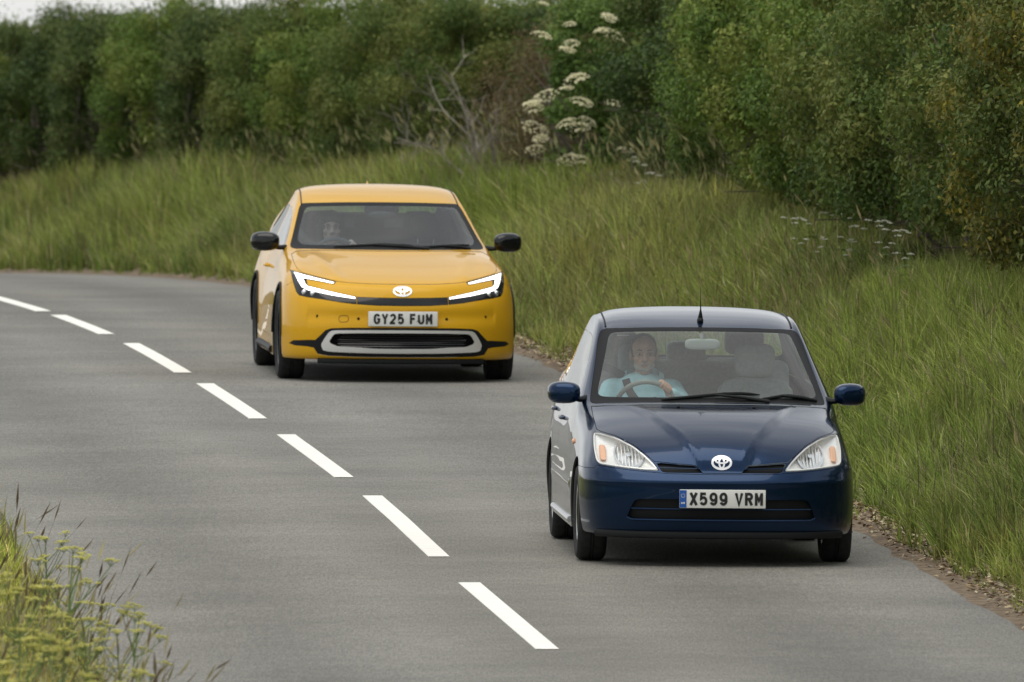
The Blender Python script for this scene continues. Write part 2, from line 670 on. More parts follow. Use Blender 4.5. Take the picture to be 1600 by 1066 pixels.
# a ragged ribbon of earth and dry litter where the tarmac ends
n_d = Noise(21, f=2.2)
def dirt_z(X, Y, T):
    d = X - edge_x(Y)
    return road_z(Y) - .030 + .040 * sstep(-.06, .16, d) + np.maximum(verge_z(X, Y) - road_z(Y) + .012, 0) + .010 * n_d(X * 9, Y * 7) * sstep(.0, .12, d) - .05 * sstep(.86, 1, T)
dirt = grid_sheet('dirt_margin', np.arange(88, 200, .16), np.linspace(0, 1, 15), lambda Y, T: edge_x(Y) - .10 + T * .62 + .03 * n_d(Y, Y * 0), dirt_z, m_dirt)
def litter(name, n, seed):
    r = np.random.default_rng(seed)
    y = r.uniform(92, 165, n)
    x = edge_x(y) + r.normal(.16, .10, n)
    z = np.maximum(dirt_z(x, y, y * 0), road_z(y) - .018) + r.uniform(.004, .022, n)
    a = r.uniform(0, 6.28, n)
    L = r.uniform(.008, .030, n)
    W = L * r.uniform(.15, .6, n)
    t = r.uniform(-.4, .4, n)
    d = np.stack([np.cos(a), np.sin(a), t], -1)
    s = np.stack([-np.sin(a), np.cos(a), r.uniform(-.4, .4, n)], -1)
    c = np.stack([x, y, z], -1)
    V = np.stack([c - d * L[:, None], c + s * W[:, None], c + d * L[:, None], c - s * W[:, None] + [0, 0, .006]], 1).reshape(-1, 3)
    F = np.arange(n * 4).reshape(-1, 4)
    pal = np.array([[.30, .22, .12], [.18, .12, .07], [.42, .34, .2], [.10, .07, .045], [.5, .44, .3]])
    col = np.repeat(pal[r.integers(0, 5, n)] * r.uniform(.7, 1.2, (n, 1)), 4, 0)
    return fast_mesh(name, V, [F], col, [m_litter])
m_litter = mat('dry_litter', (1, 1, 1), .9, attr='Col')
tag(link('dry_litter', litter('dry_litter', 14000, 5)), 'dry leaf litter along the edge of the tarmac', 'litter', kind='stuff')
# ------------------------------------------------------------------ grass
m_grass = mat('grass_blades', (1, 1, 1), .75, attr='Col', spec=.25, trans=.36)
m_leaf = mat('hedge_leaves', (1, 1, 1), .65, attr='Col', spec=.3, trans=.34)
m_bark = mat('bark', (.13, .11, .085), .9, noise=.3, nscale=20)
m_deadwood = mat('dead_wood', (.24, .215, .175), .9, noise=.35, nscale=15)
m_brown_twig = mat('brown_twigs', (.085, .062, .036), .9, noise=.4, nscale=6)

def blades(name, x, y, z, h, w, lean, az, col_root, col_tip, r, face=None, segs=2):
    """tapering bent blades: two quads and a tip each"""
    n = len(x)
    fa = r.uniform(-1.25, 1.25, n) if face is None else face      # blades turned roughly across the view so none vanish edge-on
    sx, sy = np.cos(fa), np.sin(fa)
    lx, ly = np.cos(az) * lean, np.sin(az) * lean
    lv = []
    for t, wf in ((0, 1.0), (.38, .95), (.74, .62), (1.0, 0)):
        bx = x + lx * h * t ** 1.9
        by = y + ly * h * t ** 1.9
        bz = z + h * (t - .42 * lean ** 2 * t ** 2.2)
        if wf > 0:
            for s_ in (-1, 1):
                lv.append(np.stack([bx + s_ * sx * w * wf / 2, by + s_ * sy * w * wf / 2, bz], -1))
        else:
            lv.append(np.stack([bx, by, bz], -1))
    V = np.stack(lv, 1)                     # n,7,3
    b = np.arange(n)[:, None] * 7
    Q = np.concatenate([b + [0, 1, 3, 2], b + [2, 3, 5, 4]], 0)
    T = b + [4, 5, 6]
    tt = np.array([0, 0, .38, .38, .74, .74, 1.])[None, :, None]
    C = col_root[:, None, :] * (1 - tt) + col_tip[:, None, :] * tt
    return V.reshape(-1, 3), [Q, T], C.reshape(-1, 3)

n_a, n_b, n_c, n_h = Noise(31, f=.55), Noise(32, f=1.6), Noise(33, f=.25), Noise(34, f=1.1)
def grass_colours(x, y, n, r):
    """lush green, olive and straw in drifts; d is the distance from the tarmac"""
    d = x - edge_x(y)
    g = np.array([.215, .290, .055])
    ol = np.array([.290, .325, .085])
    st = np.array([.42, .39, .19])
    dk = np.array([.085, .150, .032])
    a = np.clip(.5 + .45 * n_a(x, y * .35) + r.normal(0, .22, n), 0, 1)[:, None]
    c = g * (1 - a) + ol * a
    k = (np.clip(n_b(x * 1.2, y * .5) + r.normal(0, .4, n) - .35, 0, .8))[:, None]
    c = c * (1 - k) + dk * k
    yl = (np.clip(n_c(x * 2.2, y * .6) + r.normal(0, .35, n) - .1, 0, .7))[:, None]
    c = c * (1 - yl) + np.array([.33, .325, .10]) * yl
    far = sstep(2.0, 3.6, d) * .25
    s_ = (r.uniform(0, 1, n) < .085 + far * .35 + .06 * (n_c(x, y) > .5))[:, None]
    c = np.where(s_, st * r.uniform(.6, 1.15, (n, 1)), c)
    return c * r.uniform(.50, 1.55, (n, 1))

def grass(name, n, ylo, yhi, dlo, dhi, hlo, hhi, seed, label, wid=.008, left=False):
    r = np.random.default_rng(seed)
    y = ylo + (yhi - ylo) * r.uniform(0, 1, n) ** 1.15
    d = r.uniform(dlo, dhi, n)
    x = (left_x(y) - d) if left else (edge_x(y) + d)
    # tufts: pull blades towards tuft centres
    q = .30
    tx, ty = np.round(x / q) * q, np.round(y / q) * q
    hsh = np.sin(tx * 127.1 + ty * 311.7) * 43758.5
    jx, jy = (hsh % 1 - .5) * q, ((hsh * 1.37) % 1 - .5) * q
    pull = r.uniform(.0, .9, n) ** .8
    x = x + (tx + jx - x) * pull
    y = y + (ty + jy - y) * pull
    dd = (left_x(y) - x) if left else (x - edge_x(y))
    ok = dd > dlo * .6 + .05 * np.abs(n_h(x * 3, y * 3))
    x, y, dd, hsh = x[ok], y[ok], dd[ok], hsh[ok]
    n = len(x)
    z = verge_z(x, y) - .02
    h = r.uniform(hlo, hhi, n) * (1 + .28 * n_h(x, y * .6)) * (.55 + .45 * sstep(.1, .9, dd)) * (1 - .35 * sstep(1.6, 2.8, dd))
    h = np.clip(h, .05, hhi * 1.5)
    lean = np.clip(r.normal(.45, .30, n) + .20 * n_b(x, y * .4), .02, 1.25)
    az = 3.3 + r.normal(0, 1.35, n) + 1.3 * n_a(x * .9, y * .3)
    tuft = (.66 + .62 * ((hsh * 2.13) % 1))[:, None] * np.stack([1 + .16 * (((hsh * 3.7) % 1) - .4), np.ones(n), 1 + 0 * hsh], -1)
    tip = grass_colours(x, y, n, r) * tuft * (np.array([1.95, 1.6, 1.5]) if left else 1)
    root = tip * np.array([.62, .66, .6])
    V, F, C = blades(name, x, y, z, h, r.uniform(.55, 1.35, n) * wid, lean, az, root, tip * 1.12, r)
    me = fast_mesh(name, V, F, C, [m_grass])
    return tag(link(name, me), label, 'grass', kind='stuff')

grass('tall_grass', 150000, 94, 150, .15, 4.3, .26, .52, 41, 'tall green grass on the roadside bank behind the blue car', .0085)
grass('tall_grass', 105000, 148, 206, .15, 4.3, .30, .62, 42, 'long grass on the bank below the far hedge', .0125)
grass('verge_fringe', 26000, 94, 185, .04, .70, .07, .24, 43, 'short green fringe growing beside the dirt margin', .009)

# seed heads: thin stems with a feathery top, bending over
def seed_heads(name, n, ylo, yhi, dlo, dhi, hlo, hhi, seed, label, left=False, cols=((.44, .38, .20), (.32, .33, .15)), head=(.07, .16), hw=.016):
    r = np.random.default_rng(seed)
    y = r.uniform(ylo, yhi, n)
    d = r.uniform(dlo, dhi, n)
    x = (left_x(y) - d) if left else (edge_x(y) + d)
    keep = n_b(x * .8, y * .5) + r.normal(0, .5, n) > -.2
    x, y = x[keep], y[keep]
    n = len(x)
    z = verge_z(x, y)
    h = r.uniform(hlo, hhi, n)
    az = (.4 if left else 3.3) + r.normal(0, .8, n)
    lean = np.clip(r.normal(.35, .2, n), .05, .9)
    c0 = np.array(cols)[r.integers(0, len(cols), n)] * r.uniform(.75, 1.2, (n, 1))
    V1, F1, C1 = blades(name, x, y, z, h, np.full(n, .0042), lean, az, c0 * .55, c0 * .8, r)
    # heads: narrow diamonds crossed at right angles along the end of the stem
    hl_ = r.uniform(*head, n)
    tx = x + np.cos(az) * lean * h
    ty = y + np.sin(az) * lean * h
    tz = z + h * (1 - .42 * lean ** 2)
    dv = np.stack([np.cos(az) * lean * 1.5, np.sin(az) * lean * 1.5, 1 - .9 * lean ** 2], -1)
    dv /= np.linalg.norm(dv, axis=1, keepdims=True)
    c = np.stack([tx, ty, tz], -1) - dv * (hl_ * .35)[:, None]
    VV, FF, CC = [V1], list(F1), [C1]
    off = len(V1)
    for k in range(3):
        a = r.uniform(0, 6.28, n)
        s_ = np.stack([np.cos(a), np.sin(a), np.zeros(n)], -1)
        w_ = (hw * r.uniform(.5, 1.2, n))[:, None]
        P = np.stack([c, c + dv * (hl_ * .4)[:, None] + s_ * w_, c + dv * hl_[:, None], c + dv * (hl_ * .45)[:, None] - s_ * w_], 1)
        VV.append(P.reshape(-1, 3))
        FF[0] = np.concatenate([FF[0], off + np.arange(n * 4).reshape(-1, 4)], 0)
        CC.append(np.repeat(c0, 4, 0))
        off += n * 4
    me = fast_mesh(name, np.concatenate(VV), FF, np.concatenate(CC), [m_grass])
    return tag(link(name, me), label, 'grass', kind='stuff')
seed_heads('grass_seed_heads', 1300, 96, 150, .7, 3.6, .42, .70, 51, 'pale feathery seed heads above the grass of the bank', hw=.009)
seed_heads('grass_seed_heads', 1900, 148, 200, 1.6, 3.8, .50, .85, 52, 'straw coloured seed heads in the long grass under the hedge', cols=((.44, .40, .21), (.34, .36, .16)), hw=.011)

def dry_stems(name, n, seed, label):
    r = np.random.default_rng(seed)
    y = r.uniform(95, 200, n)
    x = edge_x(y) + r.uniform(.35, 3.4, n)
    keep = n_a(x * 1.4, y * .5) + r.normal(0, .5, n) > .1
    x, y = x[keep], y[keep]
    n = len(x)
    c = np.array([[.34, .27, .15], [.20, .15, .08], [.44, .40, .22], [.10, .085, .05]])[r.integers(0, 4, n)] * r.uniform(.7, 1.2, (n, 1))
    V, F, C = blades(name, x, y, verge_z(x, y), r.uniform(.25, .6, n), np.full(n, .006), np.clip(r.normal(.5, .35, n), 0, 1.3), r.uniform(0, 6.28, n), c * .8, c, r)
    return tag(link(name, fast_mesh(name, V, F, C, [m_grass])), label, 'grass', kind='stuff')
dry_stems('dry_stems', 26000, 57, 'dry brown stems scattered through the grass of the bank')

# near verge at the lower left
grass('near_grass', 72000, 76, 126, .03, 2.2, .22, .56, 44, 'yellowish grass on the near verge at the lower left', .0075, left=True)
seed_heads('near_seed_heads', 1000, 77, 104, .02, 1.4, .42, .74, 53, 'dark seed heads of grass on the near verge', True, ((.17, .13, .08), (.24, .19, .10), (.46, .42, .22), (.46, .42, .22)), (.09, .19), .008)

# ------------------------------------------------------------------ umbellifers
def umbel_proto(name, seed, height, mats, flat, heads, leafy=10):
    """branching stem with flat flower heads; returns a list of (part name, mesh)"""
    r = random.Random(seed)
    st, fl, lf = MB(), [], MB()
    top = Vector((r.uniform(-.1, .1), r.uniform(-.1, .1), height))
    st.tube([(0, 0, -.05), top * .35 + Vector((.01, 0, 0)), top * .7, top], [.006, .0055, .0045, .003], 5)
    tips = [top]
    for i in range(heads - 1):
        t = r.uniform(.45, .85)
        a = r.uniform(0, 6.28)
        e = top * t + Vector((math.cos(a), math.sin(a), 0)) * r.uniform(.08, .2) + Vector((0, 0, height * r.uniform(.12, .3)))
        st.tube([top * t, (top * t + e) / 2 + Vector((0, 0, -.015)), e], [.004, .003, .002], 4)
        tips.append(e)
    for e in tips:
        mb = MB()
        n = r.randint(7, 11)
        R = r.uniform(.028, .052)
        for k in range(n):
            a = 2 * math.pi * k / n + r.uniform(-.2, .2)
            rr = R * (.35 if k % 3 == 0 else r.uniform(.75, 1.05))
            q = e + Vector((math.cos(a) * rr, math.sin(a) * rr, .03 + r.uniform(-.004, .006) - flat * rr * rr * 8))
            st.tube([e, q], .0012, 3, cap=False)
            for j in range(6):
                b = r.uniform(0, 6.28)
                f = q + Vector((math.cos(b), math.sin(b), r.uniform(-.25, .5))) * r.uniform(.004, .011)
                s_ = .0052
                mb.add([f + Vector((-s_, 0, 0)), f + Vector((0, -s_, .002)), f + Vector((s_, 0, 0)), f + Vector((0, s_, .002)), f + Vector((0, 0, .005)), f - Vector((0, 0, .003))],
                       [(0, 1, 4), (1, 2, 4), (2, 3, 4), (3, 0, 4), (1, 0, 5), (2, 1, 5), (3, 2, 5), (0, 3, 5)])
        fl.append(mb)
    for k in range(leafy):
        t = r.uniform(.08, .7)
        a = r.uniform(0, 6.28)
        d = Vector((math.cos(a), math.sin(a), r.uniform(.1, .6)))
        b = top * t
        L = r.uniform(.08, .2)
        for j in range(7):
            u = (j + 1) / 7
            c = b + d * L * u - Vector((0, 0, .08 * u * u))
            for sg in (-1, 1):
                s_ = Vector((-math.sin(a), math.cos(a), .15)) * sg
                w = .035 * (1 - u * .7)
                lf.add([c, c + s_ * w + d * .012, c + s_ * w * 1.2 + d * .03, c + d * .02], [(0, 1, 2, 3)])
    out = []
    root = empty(name)
    st.build('stem', mats[0], root, smooth=False)
    lf.build('leaves', mats[2], root, smooth=False)
    for mb in fl:
        mb.build('flower_head', mats[1], root, smooth=False)
    return root
m_stem = mat('green_stem', (.13, .19, .05), .7)
m_white_fl = mat('white_florets', (.74, .74, .64), .7, trans=.2)
m_yellow_fl = mat('yellow_green_florets', (.60, .58, .15), .7, trans=.25)
m_herb_leaf = mat('herb_leaf', (.10, .16, .035), .7, trans=.25)
m_herb_leaf_y = mat('herb_leaf_yellow', (.42, .44, .14), .7, trans=.3)
par = [umbel_proto('cow_parsley', 61 + i, .78 + .07 * i, (m_stem, m_white_fl, m_herb_leaf), .6, 6 + i) for i in range(3)]
spots = [(136.0, 1.85), (135.3, 1.95), (136.9, 1.72), (134.2, 1.9), (137.8, 1.95), (133.0, 2.0), (151.5, 2.0), (150.8, 1.9), (130.5, 1.9)]
PL = 'white flowered cow parsley standing in the bank grass below the green bushes'
for i, (y, d) in enumerate(spots):
    o = par[i] if i < 3 else copy_tree(par[i % 3])
    x = float(edge_x(y)) + d
    o.location = (x, y, float(verge_z(x, y)))
    o.rotation_euler = (0, 0, i * 2.1)
    s_ = .50 + .20 * ((i * 37) % 10) / 10
    o.scale = (s_, s_, s_)
    tag(o, PL, 'plant', 'cow parsley along the top of the bank')
yal = [umbel_proto('umbel_plant', 71 + i, .78 + .06 * i, (m_stem, m_yellow_fl, m_herb_leaf_y), .3, 9 + i, 16) for i in range(3)]
r_ = random.Random(5)
k = 0
for i in range(34):
    y = r_.uniform(78, 105)
    d = r_.uniform(.02, 1.1)
    o = yal[i] if i < 3 else copy_tree(yal[i % 3])
    x = float(left_x(y)) - d
    o.location = (x, y, float(verge_z(x, y)) - .03)
    o.rotation_euler = (r_.uniform(-.1, .1), r_.uniform(-.05, .22), r_.uniform(0, 6.28))
    s_ = r_.uniform(.62, 1.12)
    o.scale = (s_, s_, s_)
    tag(o, 'yellow green umbel plant among the grass of the near left verge', 'plant', 'umbel plants on the near verge')

# ------------------------------------------------------------------ the hedge
def branch_mesh(seed, height, spread, n_main, depth, twig_r, bias=(0, 0, 1), curl=.35, start_r=.03):
    r = random.Random(seed)
    mb = MB()
    def grow(p, d, L, R, lev):
        pts, q = [p], p
        dd = d
        m = 4
        for k in range(m):
            dd = (dd + Vector((r.uniform(-1, 1), r.uniform(-1, 1), r.uniform(-.8, 1))) * curl * .5).normalized()
            q = q + dd * (L / m)
            pts.append(q)
        mb.tube(pts, [R * (1 - .5 * k / m) for k in range(m + 1)], 5 if lev < 2 else 3, cap=False)
        if lev < depth:
            for k in range(r.randint(3, 5)):
                b = pts[r.randint(1, m)]
                nd = (dd + Vector((r.uniform(-1, 1), r.uniform(-1, 1), r.uniform(-.7, .9)))).normalized()
                grow(b, nd, L * r.uniform(.45, .72), R * .55, lev + 1)
    for k in range(n_main):
        a = 2 * math.pi * k / n_main + r.uniform(-.4, .4)
        d = Vector((math.cos(a) * spread, math.sin(a) * spread, 1)).normalized()
        grow(Vector((math.cos(a) * .12, math.sin(a) * .12, -.1)), (d + Vector(bias) * .3).normalized(), height * r.uniform(.42, .6), start_r, 0)
    return mb

def crown_mesh(name, seed, rx, ry, height, n, leaf, pal, lump=.24, lumps=95, ragged=.10, low=.12):
    """leaves clustered on many overlapping sprays inside an uneven, hedge-like volume"""
    r = np.random.default_rng(seed)
    # spray centres fill the outer two thirds of the volume
    u = r.normal(0, 1, (lumps * 3, 3))
    u /= np.linalg.norm(u, axis=1, keepdims=True)
    u = u[u[:, 2] > -.75][:lumps]
    rad = r.uniform(.58, 1.0, len(u)) ** .6
    sup = (np.abs(u) ** 2.6).sum(1, keepdims=True) ** (-1 / 2.6)       # squarish section
    cen = u * sup * rad[:, None] * np.array([rx, ry, height * .5]) + np.array([0, 0, height * .52])
    sz = r.uniform(.55, 1.25, len(cen)) * lump
    tone = r.uniform(0, 1, len(cen))
    k = r.choice(len(cen), n, p=sz ** 2 / (sz ** 2).sum())
    v = r.normal(0, 1, (n, 3))
    v /= np.linalg.norm(v, axis=1, keepdims=True)
    q = r.uniform(.15, 1, n) ** .45
    p = cen[k] + v * (q * sz[k])[:, None] * np.array([1, 1, .8])
    sp = r.uniform(0, 1, n) < ragged       # shoots standing proud
    p[sp] += (v[sp] * .5 + np.array([0, 0, .6])) * r.uniform(.02, .22, (sp.sum(), 1))
    p[:, 2] = np.maximum(p[:, 2], low + r.uniform(0, .15, n))
    a = v + r.normal(0, .75, (n, 3)) + np.array([0, 0, .35])
    a /= np.linalg.norm(a, axis=1, keepdims=True)
    t = np.cross(a, r.normal(0, 1, (n, 3)))
    t /= np.linalg.norm(t, axis=1, keepdims=True)
    b = np.cross(a, t)
    L = (leaf * r.uniform(.6, 1.35, n))[:, None]
    W = L * r.uniform(.42, .62, (n, 1))
    V = np.stack([p - t * L * .5, p + b * W * .5 + a * L * .06, p + t * L * .5, p - b * W * .5 + a * L * .06], 1).reshape(-1, 3)
    F = np.arange(n * 4).reshape(-1, 4)
    pal = np.array(pal)
    w = np.clip(tone[k] + r.normal(0, .22, n), 0, .999) * (len(pal) - 1)
    i0 = w.astype(int)
    f = (w - i0)[:, None]
    c = pal[i0] * (1 - f) + pal[np.minimum(i0 + 1, len(pal) - 1)] * f
    c = c * r.uniform(.7, 1.3, (n, 1))
    return fast_mesh(name, V, [F], np.repeat(c, 4, 0), [m_leaf])

PAL = dict(
    dark=[(0.047, 0.081, 0.022), (0.071, 0.116, 0.028), (0.109, 0.156, 0.037), (0.132, 0.156, 0.047)],
    green=[(0.085, 0.147, 0.025), (0.133, 0.209, 0.036), (0.192, 0.258, 0.048), (0.209, 0.231, 0.054)],
    olive=[(0.068, 0.118, 0.025), (0.113, 0.164, 0.035), (0.150, 0.192, 0.043), (0.184, 0.192, 0.048)],
    yellow=[(.070, .105, .020), (.095, .135, .026), (.125, .150, .030), (.150, .155, .033), (.165, .150, .035), (.270, .235, .032)],
    brown=[(0.093, 0.068, 0.034), (0.132, 0.096, 0.044), (0.171, 0.124, 0.056), (0.147, 0.140, 0.047)],
    elder=[(0.078, 0.140, 0.028), (0.116, 0.195, 0.040), (0.156, 0.234, 0.054)],
)
PROTO = {}
for i, (nm, leaf, n, lump) in enumerate((('dark', .046, 46000, .25), ('green', .042, 50000, .24), ('olive', .042, 50000, .24), ('yellow', .042, 46000, .24))):
    PROTO[nm] = [crown_mesh('crown_' + nm, 100 + i * 10 + j, 1.0, 1.15, 2.0, n, leaf, PAL[nm], lump) for j in range(2)]
wood = [branch_mesh(200 + j, 1.9, .75, 6, 2, .004).build('trunk_mesh', m_bark) for j in range(2)]
wood_me = [o.data for o in wood]
for o in wood:
    bpy.data.objects.remove(o)

def shrub(name, y, dh, kind, var, scale, rot, label, group):
    x = float(edge_x(y)) + dh
    root = empty(name, (x, y, float(verge_z(x, y)) - .05))
    root.rotation_euler = (0, 0, rot)
    root.scale = scale
    link('crown', PROTO[kind][var % 2], root)
    link('trunk', wood_me[var % 2], root)
    tag(root, label, 'bush', group)
    return root

HG = 'hawthorn bushes of the roadside hedge'
hedge = [  # y, offset from the tarmac, kind, scale xy, scale z, label
    (122.0, 3.55, 'yellow', 1.00, 1.30, 'yellowish bush cut by the right edge of the picture'),
    (126.0, 3.35, 'yellow', .95, 1.22, 'yellow green bush nearest of the whole hedge'),
    (130.0, 3.45, 'olive', 1.05, 1.30, 'tall olive bush next to the yellow green one'),
    (134.0, 3.25, 'olive', .95, 1.20, 'olive bush with brownish shoots right above the cow parsley'),
    (138.0, 3.35, 'olive', 1.05, 1.26, 'broad olive green bush left of the one with brownish shoots'),
    (142.0, 3.25, 'green', 1.00, 1.18, 'mid green bush between the olive bushes and the bright green ones'),
    (146.0, 3.15, 'green', 1.00, 1.15, 'bright green bush bulging forward, second right of the blossom'),
    (150.0, 3.10, 'green', .95, 1.10, 'bright green rounded bush nearest the white blossom'),
    (154.5, 3.55, 'dark', 1.00, 1.08, 'dark bush deep in the gap right of the white blossom'),
    (158.5, 3.45, 'dark', .95, 1.02, 'dark bush right behind the white blossom'),
    (177.0, 3.15, 'olive', .85, .95, 'olive bush just left of the bare grey branches'),
    (180.0, 3.10, 'olive', .85, .95, 'broad olive bush above the roof of the yellow car'),
    (183.0, 3.05, 'green', .85, .96, 'mid green bush above the left side of the yellow car'),
    (186.0, 3.1, 'olive', .85, .97, 'olive bush left of the yellow car, with reddish top shoots'),
    (188.5, 3.0, 'dark', .85, .98, 'dark bush with a deep hollow, left of the yellow car'),
    (191.0, 3.0, 'green', .85, .99, 'lighter green bush in the middle of the far left hedge'),
    (193.5, 2.95, 'dark', .85, .97, 'dark bush left of the lighter one in the far hedge'),
    (196.0, 2.9, 'dark', .85, .95, 'dark bush under the gap of sky at top left'),
    (198.5, 2.9, 'green', .85, .94, 'green bush near the left edge of the picture'),
    (201.0, 2.85, 'dark', .85, .95, 'dark bush at the left edge of the picture'),
    (203.5, 2.8, 'dark', .85, .97, 'farthest dark bush cut by the left edge'),
    (162.5, 4.5, 'olive', .9, 1.12, 'olive bush behind the flowering elder'), (167.0, 4.5, 'green', .9, 1.06, 'green bush peeping over the brown leafless one'), (172.5, 4.4, 'olive', .85, 1.0, 'olive bush behind the bare grey branches'),
]
for i, (y, dh, kd, sc, sz_, lab) in enumerate(hedge):
    shrub('hawthorn_bush', y, dh - (.55 if y < 140 else .3 if y < 148 else .05), kd, i, (sc, sc * 1.55, sz_), (i % 2) * math.pi + .15 * math.sin(i * 3.1), lab, HG)
# second row, seen only through the gaps of the first
for i, y in enumerate(np.arange(124, 206, 3.4)):
    o = shrub('hawthorn_bush', float(y), 4.9 if y < 160 else 4.35, ('dark', 'olive', 'green')[i % 3], i + 1, (1.0, 1.6, 1.22 if y < 160 else (.95 if y < 186 else .82)), (i % 2) * math.pi, 'bush of the back row of the hedge, showing only through gaps', 'back row of the roadside hedge')
for i, y in enumerate(np.arange(97, 119.5, 3.2)):
    shrub('hawthorn_bush', float(y), 3.3, ('olive', 'green', 'dark')[i % 3], i, (1.0, 1.5, 1.25), (i % 2) * math.pi + .1, 'bush of the hedge where it runs on beyond the right edge', 'hedge beyond the right edge')
# hedge on the near side of the bend, below and behind the viewpoint: the cars are mirrored facing it
for i, (x, y, s_, h) in enumerate([(-6, 40, 1.6, 1.05), (-3, 34, 1.6, 1.1), (0, 28, 1.6, 1.15), (3, 22, 1.6, 1.2), (6, 14, 1.7, 1.3), (-9, 47, 1.6, 1.05), (-12, 56, 1.5, 1.0),
                                   (-16, -20, 4, 3.2), (-9, -26, 4, 3.6), (-2, -24, 4, 3.4), (5, -28, 4, 3.9), (12, -24, 4, 3.3), (19, -18, 4, 3.0), (-23, -12, 4, 3.0), (26, -8, 4, 3.0)]):
    o = empty('hawthorn_bush', (x, y, float(verge_z(np.float64(x), np.float64(y))) - .2 if abs(x) < 10 and y > 0 else -.6))
    o.scale = (s_, s_, h)
    o.rotation_euler = (0, 0, i * 1.9)
    link('crown', PROTO['dark'][i % 2], o)
    tag(o, 'bush of the hedge on the near side of the bend, outside the picture', 'bush', 'hedge on the near side of the bend')

# leafless brown bush and the grey dead branches beside it
def bare_bush(name, y, dh, seed, h, m, label, leafy, spread, depth, n_main, r0, rz=0, bias=(0, 0, 1)):
    x = float(edge_x(y)) + dh
    root = empty(name, (x, y, float(verge_z(x, y)) - .05))
    root.rotation_euler = (0, 0, rz)
    branch_mesh(seed, h, spread, n_main, depth, .003, bias, .5, r0).build('branches', m, root, smooth=False)
    if leafy:
        link('withered_leaves', crown_mesh('withered', seed + 5, .85, .9, h * .95, leafy, .036, PAL['brown'], .22, 60), root)
    return tag(root, label, 'bush')
bare_bush('leafless_bush', 166.4, 3.15, 301, 1.55, m_brown_twig, 'brown leafless bush with a tangle of twigs beside the blossom', 11000, .85, 3, 9, .016)
bare_bush('leafless_bush', 169.6, 3.25, 302, 1.6, m_brown_twig, 'brown leafless bush half hidden behind the grey branches', 7000, .8, 3, 8, .016)
bare_bush('dead_branches', 168.3, 2.55, 303, 1.65, m_deadwood, 'bare grey branches sticking out of the hedge above the yellow car', 0, 1.5, 3, 10, .016, 3.1)
bare_bush('dead_branches', 156.6, 2.75, 304, .75, m_deadwood, 'small bare twigs low in the dark gap of the hedge', 0, 1.2, 2, 6, .010)

# elder in flower
y, dh = 161.5, 2.85
x = float(edge_x(y)) + dh
el = empty('elder_bush', (x, y, float(verge_z(x, y)) - .05))
link('crown', crown_mesh('crown_elder', 401, .62, .75, 1.95, 17000, .055, PAL['elder'], .2, 60), el)
link('trunk', wood_me[0], el)
m_elder_fl = mat('elder_blossom', (.80, .76, .50), .7, trans=.15)
rr = np.random.default_rng(77)
def corymb(seed, R):
    r = random.Random(seed)
    mb = MB()
    for k in range(110):
        a, q = r.uniform(0, 6.28), math.sqrt(r.uniform(0, 1)) * R
        f = Vector((math.cos(a) * q, math.sin(a) * q * .9, .03 - q * q * 3.2 + r.uniform(-.006, .006)))
        s_ = r.uniform(.006, .010)
        mb.add([f + Vector((-s_, 0, 0)), f + Vector((0, -s_, 0)), f + Vector((s_, 0, 0)), f + Vector((0, s_, 0)), f + Vector((0, 0, .006)), f - Vector((0, 0, .006))],
               [(0, 1, 4), (1, 2, 4), (2, 3, 4), (3, 0, 4), (1, 0, 5), (2, 1, 5), (3, 2, 5), (0, 3, 5)])
    o = mb.build('flower_head', m_elder_fl, None, smooth=False)
    me = o.data
    bpy.data.objects.remove(o)
    return me
cor = [corymb(i, .085 + .02 * i) for i in range(3)]
for i in range(50):
    hgt = .42 + 1.8 * ((i * .618034) % 1) + rr.uniform(-.05, .05)
    a = rr.uniform(-2.9, -.1)          # on the side facing the road and the camera
    rad = .86 * (1 - .25 * abs(hgt / 2.0 - .5))
    o = link('flower_head', cor[i % 3], el)
    o.location = (math.cos(a) * rad * .95 - .05, math.sin(a) * rad * 1.05, hgt)
    o.rotation_euler = (rr.uniform(.1, .5), rr.uniform(-.4, .4), rr.uniform(-.5, .5))
    s_ = rr.uniform(.65, 1.2)
    o.scale = (s_, s_, s_)
tag(el, 'elder bush covered in flat cream white flower heads', 'bush')
# ------------------------------------------------------------------ cars: shared tools
m_black = mat('black_plastic', (.012, .013, .014), .5, spec=.18)
m_gloss_black = mat('gloss_black', (.007, .008, .009), .10, spec=.45)
m_rubber = mat('tyre_rubber', (.026, .027, .028), .85, noise=.25, nscale=30, spec=.25)
m_trim = mat('interior_trim', (.045, .048, .048), .8)
m_under = mat('underbody', (.008, .008, .008), .95)
m_chrome = mat('chrome', (.82, .83, .84), .12, 1.0)
m_silver = mat('silver_paint', (.55, .56, .57), .28, .8)
m_alloy = mat('alloy', (.62, .63, .64), .25, 1.0, noise=.1)
m_reflector = mat('lamp_reflector', (.90, .90, .88), .3, .25, bump=.3, bscale=30)
m_amber = mat('amber_lens', (.76, .42, .25), .35)
m_red = mat('red_lens', (.32, .012, .012), .2, coat=.6)
m_frit = mat('screen_band', (.006, .006, .007), .5, spec=.15)
m_plate = mat('plate_white', (.80, .80, .76), .4, noise=.04, nscale=20)
m_plate_y = mat('plate_yellow', (.72, .50, .03), .4)
m_ink = mat('plate_ink', (.012, .012, .013), .5)
m_blue_ink = mat('plate_blue', (.012, .10, .40), .45)
m_white = mat('white_print', (.85, .86, .86), .4)
m_mirror = mat('mirror_glass', (.75, .77, .78), .02, 1.0)
m_badge = mat('badge_metal', (.90, .90, .90), .22, .55)
m_screen = glass_mat('windscreen_glass', (.88, .95, .92), 1.5, .85, .085)
m_side = glass_mat('side_glass', (.80, .87, .85), 1.55, 1.4, .01)
m_dark_side = glass_mat('tinted_glass', (.22, .25, .25), 1.55, 1.0, .02)
